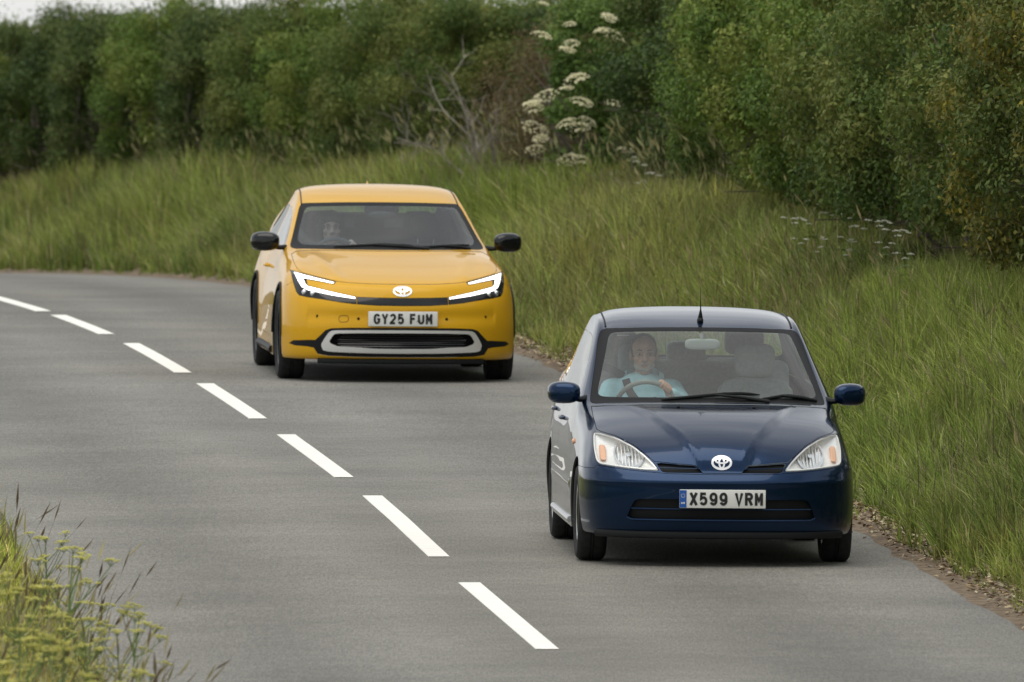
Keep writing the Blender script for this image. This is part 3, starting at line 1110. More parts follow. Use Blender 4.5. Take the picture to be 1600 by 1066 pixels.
m_clear = glass_mat('clear_inner_face', (1, 1, 1), 1.0, 0.0, 0.0)
m_lens = glass_mat('lamp_lens', (.98, .99, .99), 1.5, .5, .03)
m_screen_y = glass_mat('windscreen_glass_reflect_tint', (.68, .85, .91), 1.5, .85, .045)  # blue tint painted in for the bluish reflection on this screen

def spline_grid(P, ns, nc, sharp=.8):
    """cubic B-spline surface close to the control points; column 0 lies on the mirror plane"""
    P = np.asarray(P, float)
    mir = np.array([-1, 1, 1.])
    def ext(A):
        A = np.concatenate([(A[:, 1:2] * mir), A, 2 * A[:, -1:] - A[:, -2:-1]], 1)
        return np.concatenate([2 * A[:1] - A[1:2], A, 2 * A[-1:] - A[-2:-1]], 0)
    def smooth(A):
        E = ext(A)
        B = (E[:-2] + 4 * E[1:-1] + E[2:]) / 6
        return (B[:, :-2] + 4 * B[:, 1:-1] + B[:, 2:]) / 6
    Q = P.copy()
    for _ in range(2):
        Q = Q + sharp * (P - smooth(Q))
        Q[:, 0, 0] = 0
    E = ext(Q)
    def basis(n, k):
        u = np.linspace(0, n - 1, (n - 1) * k + 1)
        i = np.minimum(u.astype(int), n - 2)
        t = (u - i)[:, None]
        W = np.concatenate([(1 - t) ** 3, 3 * t ** 3 - 6 * t ** 2 + 4, -3 * t ** 3 + 3 * t ** 2 + 3 * t + 1, t ** 3], 1) / 6
        M = np.zeros((len(u), n + 2))
        for j in range(4):
            M[np.arange(len(u)), i + j] += W[:, j]
        return M
    A = np.einsum('ai,ijk->ajk', basis(P.shape[0], ns), E)
    A = np.einsum('bj,ajk->abk', basis(P.shape[1], nc), A)
    A[:, 0, 0] = 0
    return A

def shell_mesh(P, m_paint, thick=.012, ns=7, nc=8, deform=None):
    """closed shell (outer skin = slot 0, inner skin and rim = slot 1) from half a control cage"""
    A = spline_grid(P, ns, nc)
    if deform is not None:
        A = deform(A)
    full = np.concatenate([(A * np.array([-1, 1, 1.]))[:, :0:-1], A], 1)
    n, k = full.shape[:2]
    du = np.gradient(full, axis=0)
    dv = np.gradient(full, axis=1)
    N = np.cross(dv, du)
    N /= np.linalg.norm(N, axis=2, keepdims=True) + 1e-12
    c = full[n // 2, k // 2]
    if np.dot(N[n // 2, k // 2], [0, 0, 1]) < 0:
        N = -N
    inner = full - N * thick
    V = np.concatenate([full.reshape(-1, 3), inner.reshape(-1, 3)])
    i = np.arange(n - 1)[:, None] * k + np.arange(k - 1)[None]
    q = np.stack([i, i + 1, i + k + 1, i + k], -1).reshape(-1, 4)
    off = n * k
    F = [tuple(map(int, f)) for f in q] + [tuple(int(x) + off for x in f[::-1]) for f in q]
    per = [j for j in range(k)] + [r * k + k - 1 for r in range(1, n)] + [(n - 1) * k + j for j in range(k - 2, -1, -1)] + [r * k for r in range(n - 2, 0, -1)]
    for a, b in zip(per, per[1:] + per[:1]):
        F.append((a, a + off, b + off, b))
    me = bpy.data.meshes.new('shell')
    me.from_pydata([tuple(v) for v in V], [], F)
    bm = bmesh.new()
    bm.from_mesh(me)
    bmesh.ops.triangulate(bm, faces=bm.faces)
    bmesh.ops.recalc_face_normals(bm, faces=bm.faces)
    bm.to_mesh(me)
    bm.free()
    me.materials.append(m_paint)
    me.materials.append(m_trim)
    mi = np.zeros(len(me.polygons), np.int32)
    # a face is outer skin when all its vertices are
    vi = np.zeros(len(me.loops), np.int32)
    me.loops.foreach_get('vertex_index', vi)
    mi[(vi.reshape(-1, 3) >= off).any(1)] = 1
    me.polygons.foreach_set('material_index', mi)
    tree = BVHTree.FromPolygons([tuple(v) for v in full.reshape(-1, 3)], [tuple(map(int, f)) for f in q])
    return me, tree

class CarBody:
    def __init__(s, root, cage, paint, **kw):
        s.root, s.paint = root, paint
        s.me, s.tree = shell_mesh(cage, paint, **kw)
    def piece(s, name, poly, lo, hi, axis='y', m=None, gap=.003, parent=None, keep=False, hole=None, move=None, label=None, both=False):
        """cut the outline out of the body and keep what was cut as a part of its own"""
        polys = [poly, flip(poly)] if (both and axis != 'x') else [poly]
        objs = []
        for pi, pl in enumerate(polys):
            rs = [(lo, hi)] if axis != 'x' or not both else [(lo, hi), (-hi, -lo)]
            for (a, b) in rs:
                cut = prism_vf(pl, a, b, axis)
                small = prism_vf(inset(pl, gap), a, b, axis) if gap else cut
                res = boolean(s.me, small, 'INTERSECT')
                if hole is not None:
                    hp = hole if pi == 0 else flip(hole)
                    res = boolean(res, prism_vf(hp, a - .01, b + .01, axis), 'DIFFERENCE')
                if not keep:
                    s.me = boolean(s.me, cut, 'DIFFERENCE')
                if m is not None:
                    mi = m if isinstance(m, (list, tuple)) else [m, m]
                    for k_, x in enumerate(mi):
                        res.materials[k_] = x
                if move is not None:
                    res.transform(Matrix.Translation(move))
                res.shade_smooth()
                res.set_sharp_from_angle(angle=math.radians(38))
                o = link(name, res, parent or s.root)
                res.name = name
                if label:
                    o['label'] = label
                objs.append(o)
        return objs
    def cut(s, vf):
        s.me = boolean(s.me, vf, 'DIFFERENCE')
    def done(s, name='body'):
        s.me.shade_smooth()
        s.me.set_sharp_from_angle(angle=math.radians(38))
        s.me.name = name
        return link(name, s.me, s.root)
    def front_y(s, x, z):
        h = s.tree.ray_cast(Vector((x, -3, z)), Vector((0, 1, 0)))
        return h[0].y if h[0] is not None else -.6
    def top_z(s, x, y):
        h = s.tree.ray_cast(Vector((x, y, 3)), Vector((0, 0, -1)))
        return h[0].z if h[0] is not None else 1.
    def side_x(s, y, z, sg=1):
        h = s.tree.ray_cast(Vector((3 * sg, y, z)), Vector((-sg, 0, 0)))
        return h[0].x if h[0] is not None else .8 * sg

# ---- registration characters drawn as strokes, in a 0..1 x 0..1 cell
def arc(cx, cy, rx, ry, a0, a1, n=9):
    return [(cx + rx * math.cos(math.radians(a0 + (a1 - a0) * i / n)), cy + ry * math.sin(math.radians(a0 + (a1 - a0) * i / n))) for i in range(n + 1)]
GLYPH = {
    'X': [[(-.04, -.09), (1.04, 1.09)], [(-.04, 1.09), (1.04, -.09)]],
    'Y': [[(-.04, 1.08), (.5, .46), (1.04, 1.08)], [(.5, .48), (.5, -.1)]],
    'V': [[(-.04, 1.08), (.5, -.04), (1.04, 1.08)]],
    'M': [[(0, -.1), (0, 1.1)], [(0, 1.0), (.5, .36), (1, 1.0)], [(1, 1.1), (1, -.1)]],
    'F': [[(0, -.1), (0, 1), (1, 1)], [(0, .53), (.85, .53)]],
    'U': [[(0, 1), (0, .3)] + arc(.5, .3, .5, .3, 180, 360) + [(1, 1)]],
    'R': [[(0, -.1), (0, 1), (.55, 1)] + arc(.6, .76, .4, .24, 90, -90) + [(0, .52)], [(.5, .52), (1.02, -.08)]],
    'G': [arc(.5, .7, .5, .3, 20, 180) + arc(.5, .3, .5, .3, 180, 360) + [(1, .47), (.55, .47)]],
    '2': [arc(.5, .72, .48, .28, 165, -35) + [(.02, .02), (.02, 0), (1, 0)]],
    '5': [[(.92, 1), (.1, 1), (.05, .52)] + arc(.48, .32, .5, .32, 125, -155, 14)],
    '9': [arc(.5, .68, .5, .32, 0, 360, 18), [(1, .68), (1, .34)] + arc(.5, .32, .5, .32, 0, -155, 10)],
    'B': [[(0, 0), (0, 1), (.6, 1)] + arc(.6, .76, .38, .24, 90, -90) + [(0, .52)], [(.6, .52)] + arc(.6, .26, .4, .26, 90, -90) + [(0, 0)]],
}
def stroke_vf(pts, w, closed=False):
    """flat ribbon along a polyline with mitred joints (2-D)"""
    P = [Vector(p) for p in pts]
    closed = (P[0] - P[-1]).length < 1e-6
    if closed:
        P = P[:-1]
    n = len(P)
    L, R = [], []
    for i in range(n):
        a = P[i - 1] if (i > 0 or closed) else None
        b = P[(i + 1) % n] if (i < n - 1 or closed) else None
        d1 = (P[i] - a).normalized() if a is not None else None
        d2 = (b - P[i]).normalized() if b is not None else None
        d1 = d1 or d2
        d2 = d2 or d1
        n1, n2 = Vector((-d1.y, d1.x)), Vector((-d2.y, d2.x))
        m = n1 + n2
        if m.length < 1e-3:
            m = n1
        m.normalize()
        k = w / 2 / max(.5, m.dot(n1))
        L.append(P[i] + m * k)
        R.append(P[i] - m * k)
    V = L + R
    F = [(i, (i + 1) % n, n + (i + 1) % n, n + i) for i in range(n if closed else n - 1)]
    return V, F

def plate_text(text, parent, cx, y, cz, h=.079, cw=.046, pitch=.0585, gap=.033, w=.0135, m=None, name='registration_character', face=-1):
    tot = sum(gap if ch == ' ' else pitch for ch in text) - (pitch - cw)
    x = -tot / 2
    for ch in text:
        if ch == ' ':
            x += gap
            continue
        mb = MB()
        for k_, st in enumerate(GLYPH[ch]):
            pts = [(px * (cw - w) + w / 2, pz * (h - w) + w / 2) for px, pz in st]
            V, F = stroke_vf(pts, w)
            for d in (0,):
                mb.add([((cx + (x + p.x) * (1 if face < 0 else -1)), y - .0005 - .0004 * k_, cz - h / 2 + p.y) for p in V], F)
        o = mb.build(name, m or m_ink, parent, smooth=False)
        x += pitch

def badge(parent, c, w, h, y_of, m=m_badge, t=.006):
    """three interlocking ellipses"""
    def ring(cx, cz, rx, rz, wd, n=36):
        return [(cx + rx * math.cos(2 * math.pi * i / n), cz + rz * math.sin(2 * math.pi * i / n)) for i in range(n)] + [(cx + rx, cz)]
    mb = MB()
    tilt = None
    for (cx, cz, rx, rz, wd) in ((0, 0, w / 2, h / 2, .0135), (0, h * .17, w * .33, h * .20, .010), (0, 0, w * .135, h * .42, .0105)):
        V, F = stroke_vf(ring(cx, cz, rx, rz, wd), wd)
        V3 = [(c[0] + p.x, y_of(c[0] + p.x, c[1] + p.y) - t, c[1] + p.y) for p in V]
        n = len(V)
        V4 = [(a, b + t, z) for a, b, z in V3]
        mb.add(V3 + V4, F + [tuple(i + n for i in f) for f in F])
    return mb.build('badge', m, parent, smooth=False)

def make_wheel(root, c, R, width, side, style, mats):
    """side -1: outer face towards -x. Empty carrying tyre, rim, spokes"""
    w = empty('wheel', c)
    w.parent = root
    s = side
    hw = width / 2
    rr = R * style['rim']
    prof = [(rr - .012, -hw * .80), (rr + .004, -hw * .92), (rr + (R - rr) * .35, -hw * 1.0), (rr + (R - rr) * .75, -hw * .99), (R - .014, -hw * .90), (R - .003, -hw * .74),
            (R, -hw * .5), (R, -hw * .14), (R - .007, -hw * .12), (R - .007, -hw * .06), (R + .0005, -hw * .04), (R + .0005, hw * .04), (R - .007, hw * .06), (R - .007, hw * .12), (R, hw * .14), (R, hw * .5), (R - .003, hw * .74), (R - .014, hw * .90),
            (rr + (R - rr) * .75, hw * .99), (rr + (R - rr) * .35, hw * 1.0), (rr + .004, hw * .92), (rr - .012, hw * .80)]
    MB().lathe(prof, n=56).build('tyre', m_rubber, w, angle=30)
    rim = MB().lathe([(rr - .02, -hw * .8), (rr - .002, -hw * .86), (rr - .004, -hw * .80), (rr - .022, -hw * .55), (rr - .03, 0), (rr - .022, hw * .55), (rr - .004, hw * .80), (rr - .002, hw * .86), (rr - .02, hw * .8)], n=56)
    rim_o = rim.build('rim', mats[0], w)
    f = s * hw * .62           # face plane of the spokes
    n = style['spokes']
    for i in range(n):
        a = 2 * math.pi * i / n + .3
        for da in style['split']:
            mb = MB()
            a1 = a + da
            r0, r1 = .055, rr - .012
            t = Vector((0, math.cos(a), math.sin(a))) * r0
            e = Vector((0, math.cos(a1), math.sin(a1))) * r1
            u = (e - t).normalized()
            v = Vector((1, 0, 0)).cross(u)
            ww0, ww1 = style['w0'], style['w1']
            P = []
            for (q, wd, dx, th) in ((t, ww0, s * .012, .03), ((t + e) / 2, (ww0 + ww1) / 2, s * .006, .028), (e, ww1, -s * .004, .03)):
                for sg in (-1, 1):
                    P.append(q + v * wd * sg + Vector((f + dx, 0, 0)))
                for sg in (1, -1):
                    P.append(q + v * wd * sg * 1.2 + Vector((f + dx - s * th, 0, 0)))
            F = [(0, 1, 2, 3), (11, 10, 9, 8)]
            for j in range(2):
                for k_ in range(4):
                    F.append((j * 4 + k_, j * 4 + (k_ + 1) % 4, j * 4 + 4 + (k_ + 1) % 4, j * 4 + 4 + k_))
            mb.add(P, F)
            mb.build('spoke', mats[1], w, smooth=False)
    MB().lathe([(.001, f + s * .016), (.03, f + s * .016), (.034, f + s * .008), (.062, f + s * .004), (.07, f - s * .03), (.001, f - s * .03)], n=28).build('hub_cap', mats[1], w)
    MB().lathe([(.02, f - s * .05), (rr * .72, f - s * .05), (rr * .72, f - s * .062), (.02, f - s * .062)], n=32).build('brake_disc', m_silver, w)
    MB().lathe([(rr - .03, -s * hw * .5), (.02, -s * hw * .5), (.02, -s * hw * .56), (rr - .03, -s * hw * .56)], n=32, closed=True).build('wheel_back', m_under, w)
    return w

def seat(root, x, y, z0, ztop, hr0, hr1, m, wide=.5, hw=.25, name='front_seat', base=True):
    s = empty(name, (x, y, z0))
    s.parent = root
    # backrest: a padded loft narrowing to the shoulder
    rows = [(z0 - .02, .80, 0), (z0 + (ztop - z0) * .35, .96, .02), (z0 + (ztop - z0) * .7, 1.0, .06), (ztop - .07, .93, .10), (ztop - .02, .74, .115), (ztop, .45, .12)]
    V, F = [], []
    n = 20
    for (z, wf, dy) in rows:
        th = .075 if z < ztop - .05 else (.055 if z < ztop - .01 else .03)
        for k in range(n):
            a = 2 * math.pi * k / n
            ca, sa = math.cos(a), math.sin(a)
            px = wide / 2 * wf * math.copysign(abs(ca) ** .55, ca)
            py = th * math.copysign(abs(sa) ** .7, sa)
            if sa < 0:
                py -= .03 * abs(ca) ** 3
            V.append((px, dy + py, z - z0))
    for i in range(len(rows) - 1):
        for k in range(n):
            k2 = (k + 1) % n
            F.append((i * n + k, i * n + k2, (i + 1) * n + k2, (i + 1) * n + k))
    F += [tuple(range(n))[::-1], tuple((len(rows) - 1) * n + k for k in range(n))]
    MB().add(V, F).build('backrest', m, s, angle=60)
    zc, zh = (hr0 + hr1) / 2 - z0, (hr1 - hr0) / 2
    MB().ell((0, .115, zc), (hw / 2, .055, zh), 24, 14, e=.5).build('headrest', m, s, angle=60)
    for sx in (-.06, .06):
        MB().tube([(sx, .12, ztop - z0 - .04), (sx, .12, hr0 - z0 + .04)], .007, 6).build('headrest_post', m_chrome, s)
    if base:
        MB().box((0, -.22, -.02), (wide, .50, .17), .06).build('seat_cushion', m, s)
    return s
# ------------------------------------------------------------------ the blue saloon
def rows_to_cage(R):
    return np.array(R, float)

BLUE = [
 [(0,-.70,.185),(.22,-.69,.185),(.42,-.66,.185),(.58,-.60,.185),(.68,-.53,.185),(.735,-.46,.185),(.765,-.40,.185),(.785,-.34,.185),(.795,-.28,.185),(.80,-.22,.185)],
 [(0,-.80,.205),(.22,-.79,.205),(.42,-.755,.205),(.58,-.69,.205),(.69,-.60,.205),(.755,-.50,.205),(.785,-.42,.205),(.80,-.35,.20),(.81,-.28,.195),(.815,-.20,.185)],
 [(0,-.838,.32),(.22,-.828,.32),(.42,-.793,.32),(.59,-.723,.32),(.71,-.62,.32),(.778,-.51,.32),(.808,-.42,.315),(.822,-.34,.28),(.827,-.26,.235),(.826,-.17,.185)],
 [(0,-.852,.46),(.22,-.842,.46),(.42,-.807,.46),(.59,-.737,.46),(.715,-.63,.46),(.787,-.51,.46),(.818,-.40,.44),(.833,-.31,.37),(.836,-.22,.275),(.831,-.13,.185)],
 [(0,-.84,.535),(.22,-.83,.535),(.42,-.795,.54),(.59,-.72,.545),(.715,-.61,.55),(.787,-.49,.552),(.82,-.37,.52),(.836,-.27,.43),(.839,-.17,.30),(.833,-.08,.185)],
 [(0,-.805,.575),(.22,-.797,.577),(.42,-.757,.585),(.59,-.675,.598),(.712,-.56,.612),(.782,-.44,.615),(.82,-.31,.58),(.838,-.20,.48),(.841,-.11,.33),(.835,-.03,.185)],
 [(0,-.765,.635),(.22,-.755,.637),(.42,-.70,.645),(.585,-.60,.668),(.702,-.46,.695),(.772,-.32,.685),(.816,-.20,.625),(.839,-.12,.51),(.843,-.05,.34),(.836,.03,.185)],
 [(0,-.66,.73),(.22,-.645,.728),(.42,-.58,.728),(.58,-.46,.748),(.693,-.31,.77),(.767,-.18,.748),(.813,-.08,.665),(.839,-.02,.53),(.844,.04,.35),(.837,.1,.185)],
 [(0,-.45,.815),(.22,-.43,.812),(.42,-.36,.808),(.58,-.26,.812),(.695,-.13,.818),(.768,-.02,.788),(.813,.06,.69),(.839,.1,.54),(.844,.14,.355),(.837,.19,.185)],
 [(0,-.18,.883),(.22,-.16,.880),(.42,-.1,.872),(.58,-.02,.864),(.70,.09,.857),(.772,.18,.818),(.812,.24,.725),(.839,.27,.55),(.844,.3,.355),(.837,.33,.185)],
 [(0,.24,.945),(.22,.26,.945),(.42,.31,.940),(.58,.38,.928),(.703,.46,.912),(.772,.50,.868),(.808,.52,.78),(.840,.53,.56),(.845,.54,.355),(.837,.56,.185)],
 [(0,.43,1.04),(.22,.45,1.04),(.42,.51,1.035),(.575,.59,1.022),(.688,.69,1.0),(.738,.73,.985),(.80,.75,.87),(.841,.76,.565),(.846,.76,.36),(.837,.76,.185)],
 [(0,.68,1.165),(.22,.70,1.163),(.42,.77,1.155),(.557,.86,1.143),(.655,.97,1.127),(.703,1.0,1.112),(.795,1.02,.90),(.842,1.02,.57),(.847,1.02,.36),(.837,1.02,.185)],
 [(0,.95,1.285),(.22,.97,1.282),(.42,1.04,1.274),(.54,1.13,1.262),(.622,1.24,1.247),(.668,1.27,1.232),(.79,1.28,.91),(.842,1.28,.57),(.847,1.28,.36),(.837,1.28,.185)],
 [(0,1.18,1.372),(.22,1.2,1.370),(.42,1.27,1.362),(.53,1.36,1.350),(.593,1.45,1.338),(.645,1.48,1.315),(.788,1.5,.915),(.842,1.5,.57),(.847,1.5,.36),(.837,1.5,.185)],
 [(0,1.42,1.422),(.22,1.43,1.420),(.42,1.47,1.410),(.53,1.53,1.395),(.59,1.60,1.378),(.642,1.63,1.335),(.787,1.65,.92),(.842,1.65,.57),(.847,1.65,.36),(.837,1.65,.185)],
 [(0,1.75,1.455),(.22,1.76,1.452),(.42,1.78,1.440),(.53,1.81,1.422),(.588,1.84,1.398),(.64,1.86,1.346),(.786,1.87,.925),(.842,1.87,.57),(.847,1.87,.36),(.837,1.87,.185)],
 [(0,2.05,1.464),(.22,2.05,1.461),(.42,2.06,1.449),(.53,2.07,1.430),(.588,2.08,1.402),(.64,2.09,1.348),(.785,2.1,.93),(.842,2.1,.57),(.847,2.1,.36),(.837,2.1,.185)],
 [(0,2.30,1.450),(.22,2.3,1.447),(.42,2.3,1.435),(.53,2.3,1.416),(.588,2.3,1.388),(.638,2.3,1.332),(.783,2.3,.935),(.842,2.3,.575),(.847,2.3,.36),(.837,2.3,.185)],
 [(0,2.52,1.405),(.22,2.515,1.403),(.42,2.505,1.392),(.525,2.49,1.373),(.585,2.48,1.345),(.635,2.48,1.290),(.78,2.5,.94),(.842,2.5,.58),(.847,2.5,.365),(.836,2.5,.19)],
 [(0,2.79,1.265),(.22,2.785,1.264),(.42,2.77,1.257),(.535,2.75,1.240),(.61,2.73,1.213),(.66,2.72,1.175),(.776,2.73,.945),(.84,2.73,.585),(.845,2.73,.37),(.832,2.73,.20)],
 [(0,3.0,1.130),(.22,2.995,1.130),(.42,2.98,1.123),(.55,2.96,1.108),(.645,2.94,1.08),(.70,2.92,1.05),(.768,2.92,.93),(.834,2.92,.59),(.838,2.92,.38),(.824,2.92,.21)],
 [(0,3.13,1.085),(.22,3.125,1.085),(.42,3.11,1.08),(.57,3.08,1.07),(.665,3.06,1.05),(.722,3.05,1.01),(.77,3.05,.90),(.826,3.05,.59),(.828,3.05,.38),(.815,3.05,.22)],
 [(0,3.38,1.062),(.22,3.375,1.062),(.42,3.36,1.057),(.58,3.32,1.047),(.68,3.26,1.03),(.735,3.21,.985),(.77,3.18,.87),(.815,3.17,.59),(.815,3.17,.39),(.80,3.17,.23)],
 [(0,3.465,.985),(.22,3.46,.985),(.42,3.44,.978),(.6,3.39,.965),(.70,3.33,.945),(.752,3.27,.90),(.782,3.24,.79),(.806,3.23,.58),(.803,3.23,.39),(.788,3.23,.235)],
 [(0,3.485,.76),(.22,3.48,.76),(.42,3.46,.757),(.6,3.415,.75),(.71,3.35,.74),(.765,3.29,.72),(.79,3.27,.65),(.80,3.265,.51),(.793,3.265,.37),(.775,3.265,.24)],
 [(0,3.50,.5),(.22,3.495,.5),(.42,3.475,.5),(.6,3.43,.495),(.71,3.365,.49),(.765,3.31,.475),(.785,3.295,.44),(.79,3.29,.385),(.78,3.29,.31),(.763,3.29,.245)],
 [(0,3.46,.28),(.22,3.455,.28),(.42,3.44,.28),(.6,3.40,.28),(.70,3.345,.28),(.745,3.30,.275),(.76,3.29,.27),(.765,3.285,.262),(.76,3.285,.255),(.75,3.285,.25)],
]

def crease_x(z):
    """half width of the raised middle of the bonnet at height z"""
    return np.interp(z, [.55, .575, .64, .68, .76, .84, .905, .94], [.112, .123, .148, .170, .228, .330, .452, .53])

def blue_deform(A):
    x, y, z = A[..., 0], A[..., 1], A[..., 2]
    A = A.copy()
    m = (y < .33) & (z > .56) & (z < .945)
    w = np.where(m, 1, 0) * sstep(.575, .64, z) * (1 - sstep(.89, .935, z))
    d = x - crease_x(z)
    up = .017 * (1 - sstep(-.020, .032, d)) * w + .004 * np.exp(-((d + .008) / .018) ** 2) * w
    A[..., 2] = z + up
    A[..., 1] = y - up * .35
    # a swage ridge along the top of the bumper
    b = np.exp(-((z - .515) / .022) ** 2) * (y < -.1) * .009
    A[..., 1] -= b
    # body side moulding line
    s_ = np.exp(-((z - .44) / .03) ** 2) * (y > .45) * (y < 2.2) * (x > .78) * .007
    A[..., 0] += s_
    return A

m_blue = mat('blue_car_paint', (.0048, .0225, .064), .24, .70, coat=.9, coat_r=.012, coat_ior=1.27, spec=.2, noise=.05, nscale=300)
m_grey_fabric = mat('grey_seat_fabric', (.27, .28, .275), .95, noise=.12, nscale=60)
m_pale_trim = mat('pale_trim', (.36, .37, .36), .8)

blue = empty('saloon_car')
tag(blue, 'dark blue saloon car leading on the road, number plate X599 VRM', 'car', 'cars driving round the bend')
bb = CarBody(blue, BLUE, m_blue, ns=10, nc=13, deform=blue_deform)
AZ, AR, WB = .291, .338, 2.55
cyl = lambda yc, zc, r, x0, x1: prism_vf([(yc + r * math.cos(2 * math.pi * i / 48), zc + r * math.sin(2 * math.pi * i / 48)) for i in range(48)], x0, x1, 'x')
for yc in (0, WB):
    for (a, b) in ((.5, 1.1), (-1.1, -.5)):
        bb.cut(cyl(yc, AZ, AR, a, b))
scr_out = chaikin(mirror_poly([(0, .949), (.40, .944), (.60, .934), (.705, .925), (.718, .938), (.695, 1.03), (.66, 1.155), (.628, 1.285), (.605, 1.335), (.56, 1.352), (.30, 1.366), (0, 1.370)]), 1, .2)
scr_in = chaikin(mirror_poly([(0, .975), (.40, .972), (.60, .966), (.655, .968), (.668, .99), (.645, 1.06), (.60, 1.19), (.565, 1.30), (.545, 1.325), (.50, 1.334), (.28, 1.344), (0, 1.347)]), 2, .25)
bb.piece('windscreen_surround', scr_out, .0, 1.9, 'y', m_frit, .002, keep=True, hole=scr_in)
bb.piece('windscreen', scr_in, .0, 1.9, 'y', [m_screen, m_clear], .0, keep=True)
bb.cut(prism_vf(scr_out, .0, 1.9, 'y'))
rear_gl = chaikin(mirror_poly([(0, 1.128), (.45, 1.124), (.60, 1.125), (.62, 1.15), (.575, 1.28), (.54, 1.345), (.5, 1.362), (0, 1.385)]), 2, .2)
bb.piece('rear_window', rear_gl, 2.35, 3.6, 'y', [m_side, m_clear], .002)
fw = chaikin([(.83, .955), (1.06, 1.105), (1.26, 1.225), (1.45, 1.295), (1.62, 1.312), (1.79, 1.312), (1.80, .965), (1.3, .955)], 1, .12)
rw = chaikin([(1.875, .967), (1.865, 1.312), (2.1, 1.315), (2.3, 1.298), (2.48, 1.235), (2.62, 1.14), (2.70, 1.03), (2.70, .985)], 1, .15)
bb.piece('side_window', fw, .3, 1.1, 'x', [m_side, m_clear], .002, both=True)
bb.piece('side_window', rw, .3, 1.1, 'x', [m_side, m_clear], .002, both=True)
# lamps, grille slots, intake, bonnet, bumper, doors
hl = [(.372, .578), (.41, .625), (.455, .668), (.52, .718), (.615, .764), (.70, .784), (.735, .785), (.746, .765), (.752, .695), (.744, .625), (.725, .606), (.66, .598), (.56, .588), (.46, .580)]
hl = chaikin(hl, 1, .18)
lenses = bb.piece('headlight_lens', hl, -1.2, .1, 'y', [m_lens, m_clear], .003, both=True)
slot = [(.118, .570), (.162, .612), (.366, .626), (.392, .622), (.362, .576), (.335, .570)]
bb.piece('grille_slot_insert', slot, -1.2, -.3, 'y', m_black, .004, both=True, move=(0, .022, 0))
bon = mirror_poly([(0, .567), (.118, .567), (.160, .613), (.366, .629), (.405, .632), (.455, .673), (.52, .723), (.615, .769), (.70, .789), (.722, .80), (.722, .86), (.715, .912), (.58, .926), (.42, .936), (.22, .941), (0, .942)])
bonnet = bb.piece('bonnet', bon, -1.2, .62, 'y', None, .0035)[0]
intake = chaikin(mirror_poly([(0, .285), (.545, .288), (.568, .300), (.545, .36), (.525, .40), (.49, .412), (0, .412)]), 1, .15)
bb.piece('lower_grille_insert', intake, -1.2, -.3, 'y', m_black, .003, move=(0, .035, 0))
bump = [(.95, .10), (.95, .588), (.80, .582), (.755, .584), (.738, .602), (.66, .593), (.56, .583), (.46, .575), (.39, .571), (.335, .566), (0, .562)]
bump = [(0, .10)] + bump
bumper = bb.piece('front_bumper', mirror_poly(bump), -1.3, -.10, 'y', None, .003)[0]
fd = [(.64, .245), (.60, .40), (.60, .66), (.66, .86), (.74, .935), (1.3, .938), (1.835, .945), (1.835, .245)]
rd = [(1.845, .245), (1.845, .945), (2.3, .952), (2.74, .962), (2.76, .86), (2.60, .70), (2.30, .62), (2.18, .45), (2.14, .245)]
doors = bb.piece('door', fd, .4, 1.1, 'x', None, .003, both=True) + bb.piece('door', rd, .4, 1.1, 'x', None, .003, both=True)
bb.piece('boot_lid', mirror_poly([(0, .72), (.50, .72), (.55, .80), (.62, 1.0), (.63, 1.06), (.62, 1.2), (0, 1.2)]), 3.14, 3.7, 'y', None, .003)
bb.piece('tail_light', [(.60, .74), (.80, .72), (.80, .96), (.69, 1.0), (.66, .98)], 3.0, 3.7, 'y', m_red, .002, both=True)
body = bb.done()

# lamp insides: everything follows the slope of the lens
def lamp_plane(fy, ol):
    A = np.array([[1, x, z] for x, z in ol])
    return np.linalg.lstsq(A, np.array([fy(x, z) for x, z in ol]), rcond=None)[0]
for k, lens in enumerate(lenses):
    s_ = 1 if k == 0 else -1
    hd = empty('headlight')
    hd.parent = blue
    lens.parent = hd
    ol = inset(hl if s_ == 1 else flip(hl), .004)
    co = lamp_plane(bb.front_y, ol)
    pl_y = lambda x, z, co=co: float(co[0] + co[1] * x + co[2] * z)
    n = len(ol)
    cx0, cz0 = sum(p[0] for p in ol) / n, sum(p[1] for p in ol) / n
    V = [(x, bb.front_y(x, z) + .013, z) for x, z in ol] + [(x + (cx0 - x) * .05, pl_y(x, z) + .07, z + (cz0 - z) * .05) for x, z in ol] + [(cx0, pl_y(cx0, cz0) + .085, cz0)]
    F = [(i, (i + 1) % n, n + (i + 1) % n, n + i) for i in range(n)] + [(n + i, n + (i + 1) % n, 2 * n) for i in range(n)]
    MB().add(V, F).build('lamp_housing', m_reflector, hd)
    # a pale bezel just inside the lens
    MB().loop([(x + (cx0 - x) * .03, bb.front_y(x, z) + .016, z + (cz0 - z) * .03) for x, z in ol], .006, 6).build('lamp_bezel', m_reflector, hd)
    def sheared(mb, cx, cz, dy):
        mb.v = [(cx + x, pl_y(cx + x, cz + z) + dy + y, cz + z) for x, y, z in mb.v]
        return mb
    cx, cz = s_ * .548, .668
    sheared(MB().lathe([(.004, .030), (.03, .026), (.055, .016), (.072, .0), (.080, -.012), (.087, -.012), (.087, .03)], (0, 0, 0), 'y', 36), cx, cz, .045).build('reflector', m_chrome, hd)
    for j_ in range(-3, 4):
        zz = math.sqrt(max(0, .072 ** 2 - (j_ * .020) ** 2))
        sheared(MB().box((j_ * .020, 0, 0), (.005, .006, 1.9 * zz), .002), cx, cz, .044).build('reflector_flute', m_reflector, hd)
    sheared(MB().lathe([(.001, -.02), (.013, -.018), (.016, 0), (.016, .03), (.001, .03)], (0, 0, 0), 'y', 20), cx, cz, .045).build('bulb_shield', m_chrome, hd)
    sheared(MB().box((0, 0, 0), (.036, .05, .085), .012), s_ * .698, .672, .055).build('indicator_lamp', m_amber, hd)

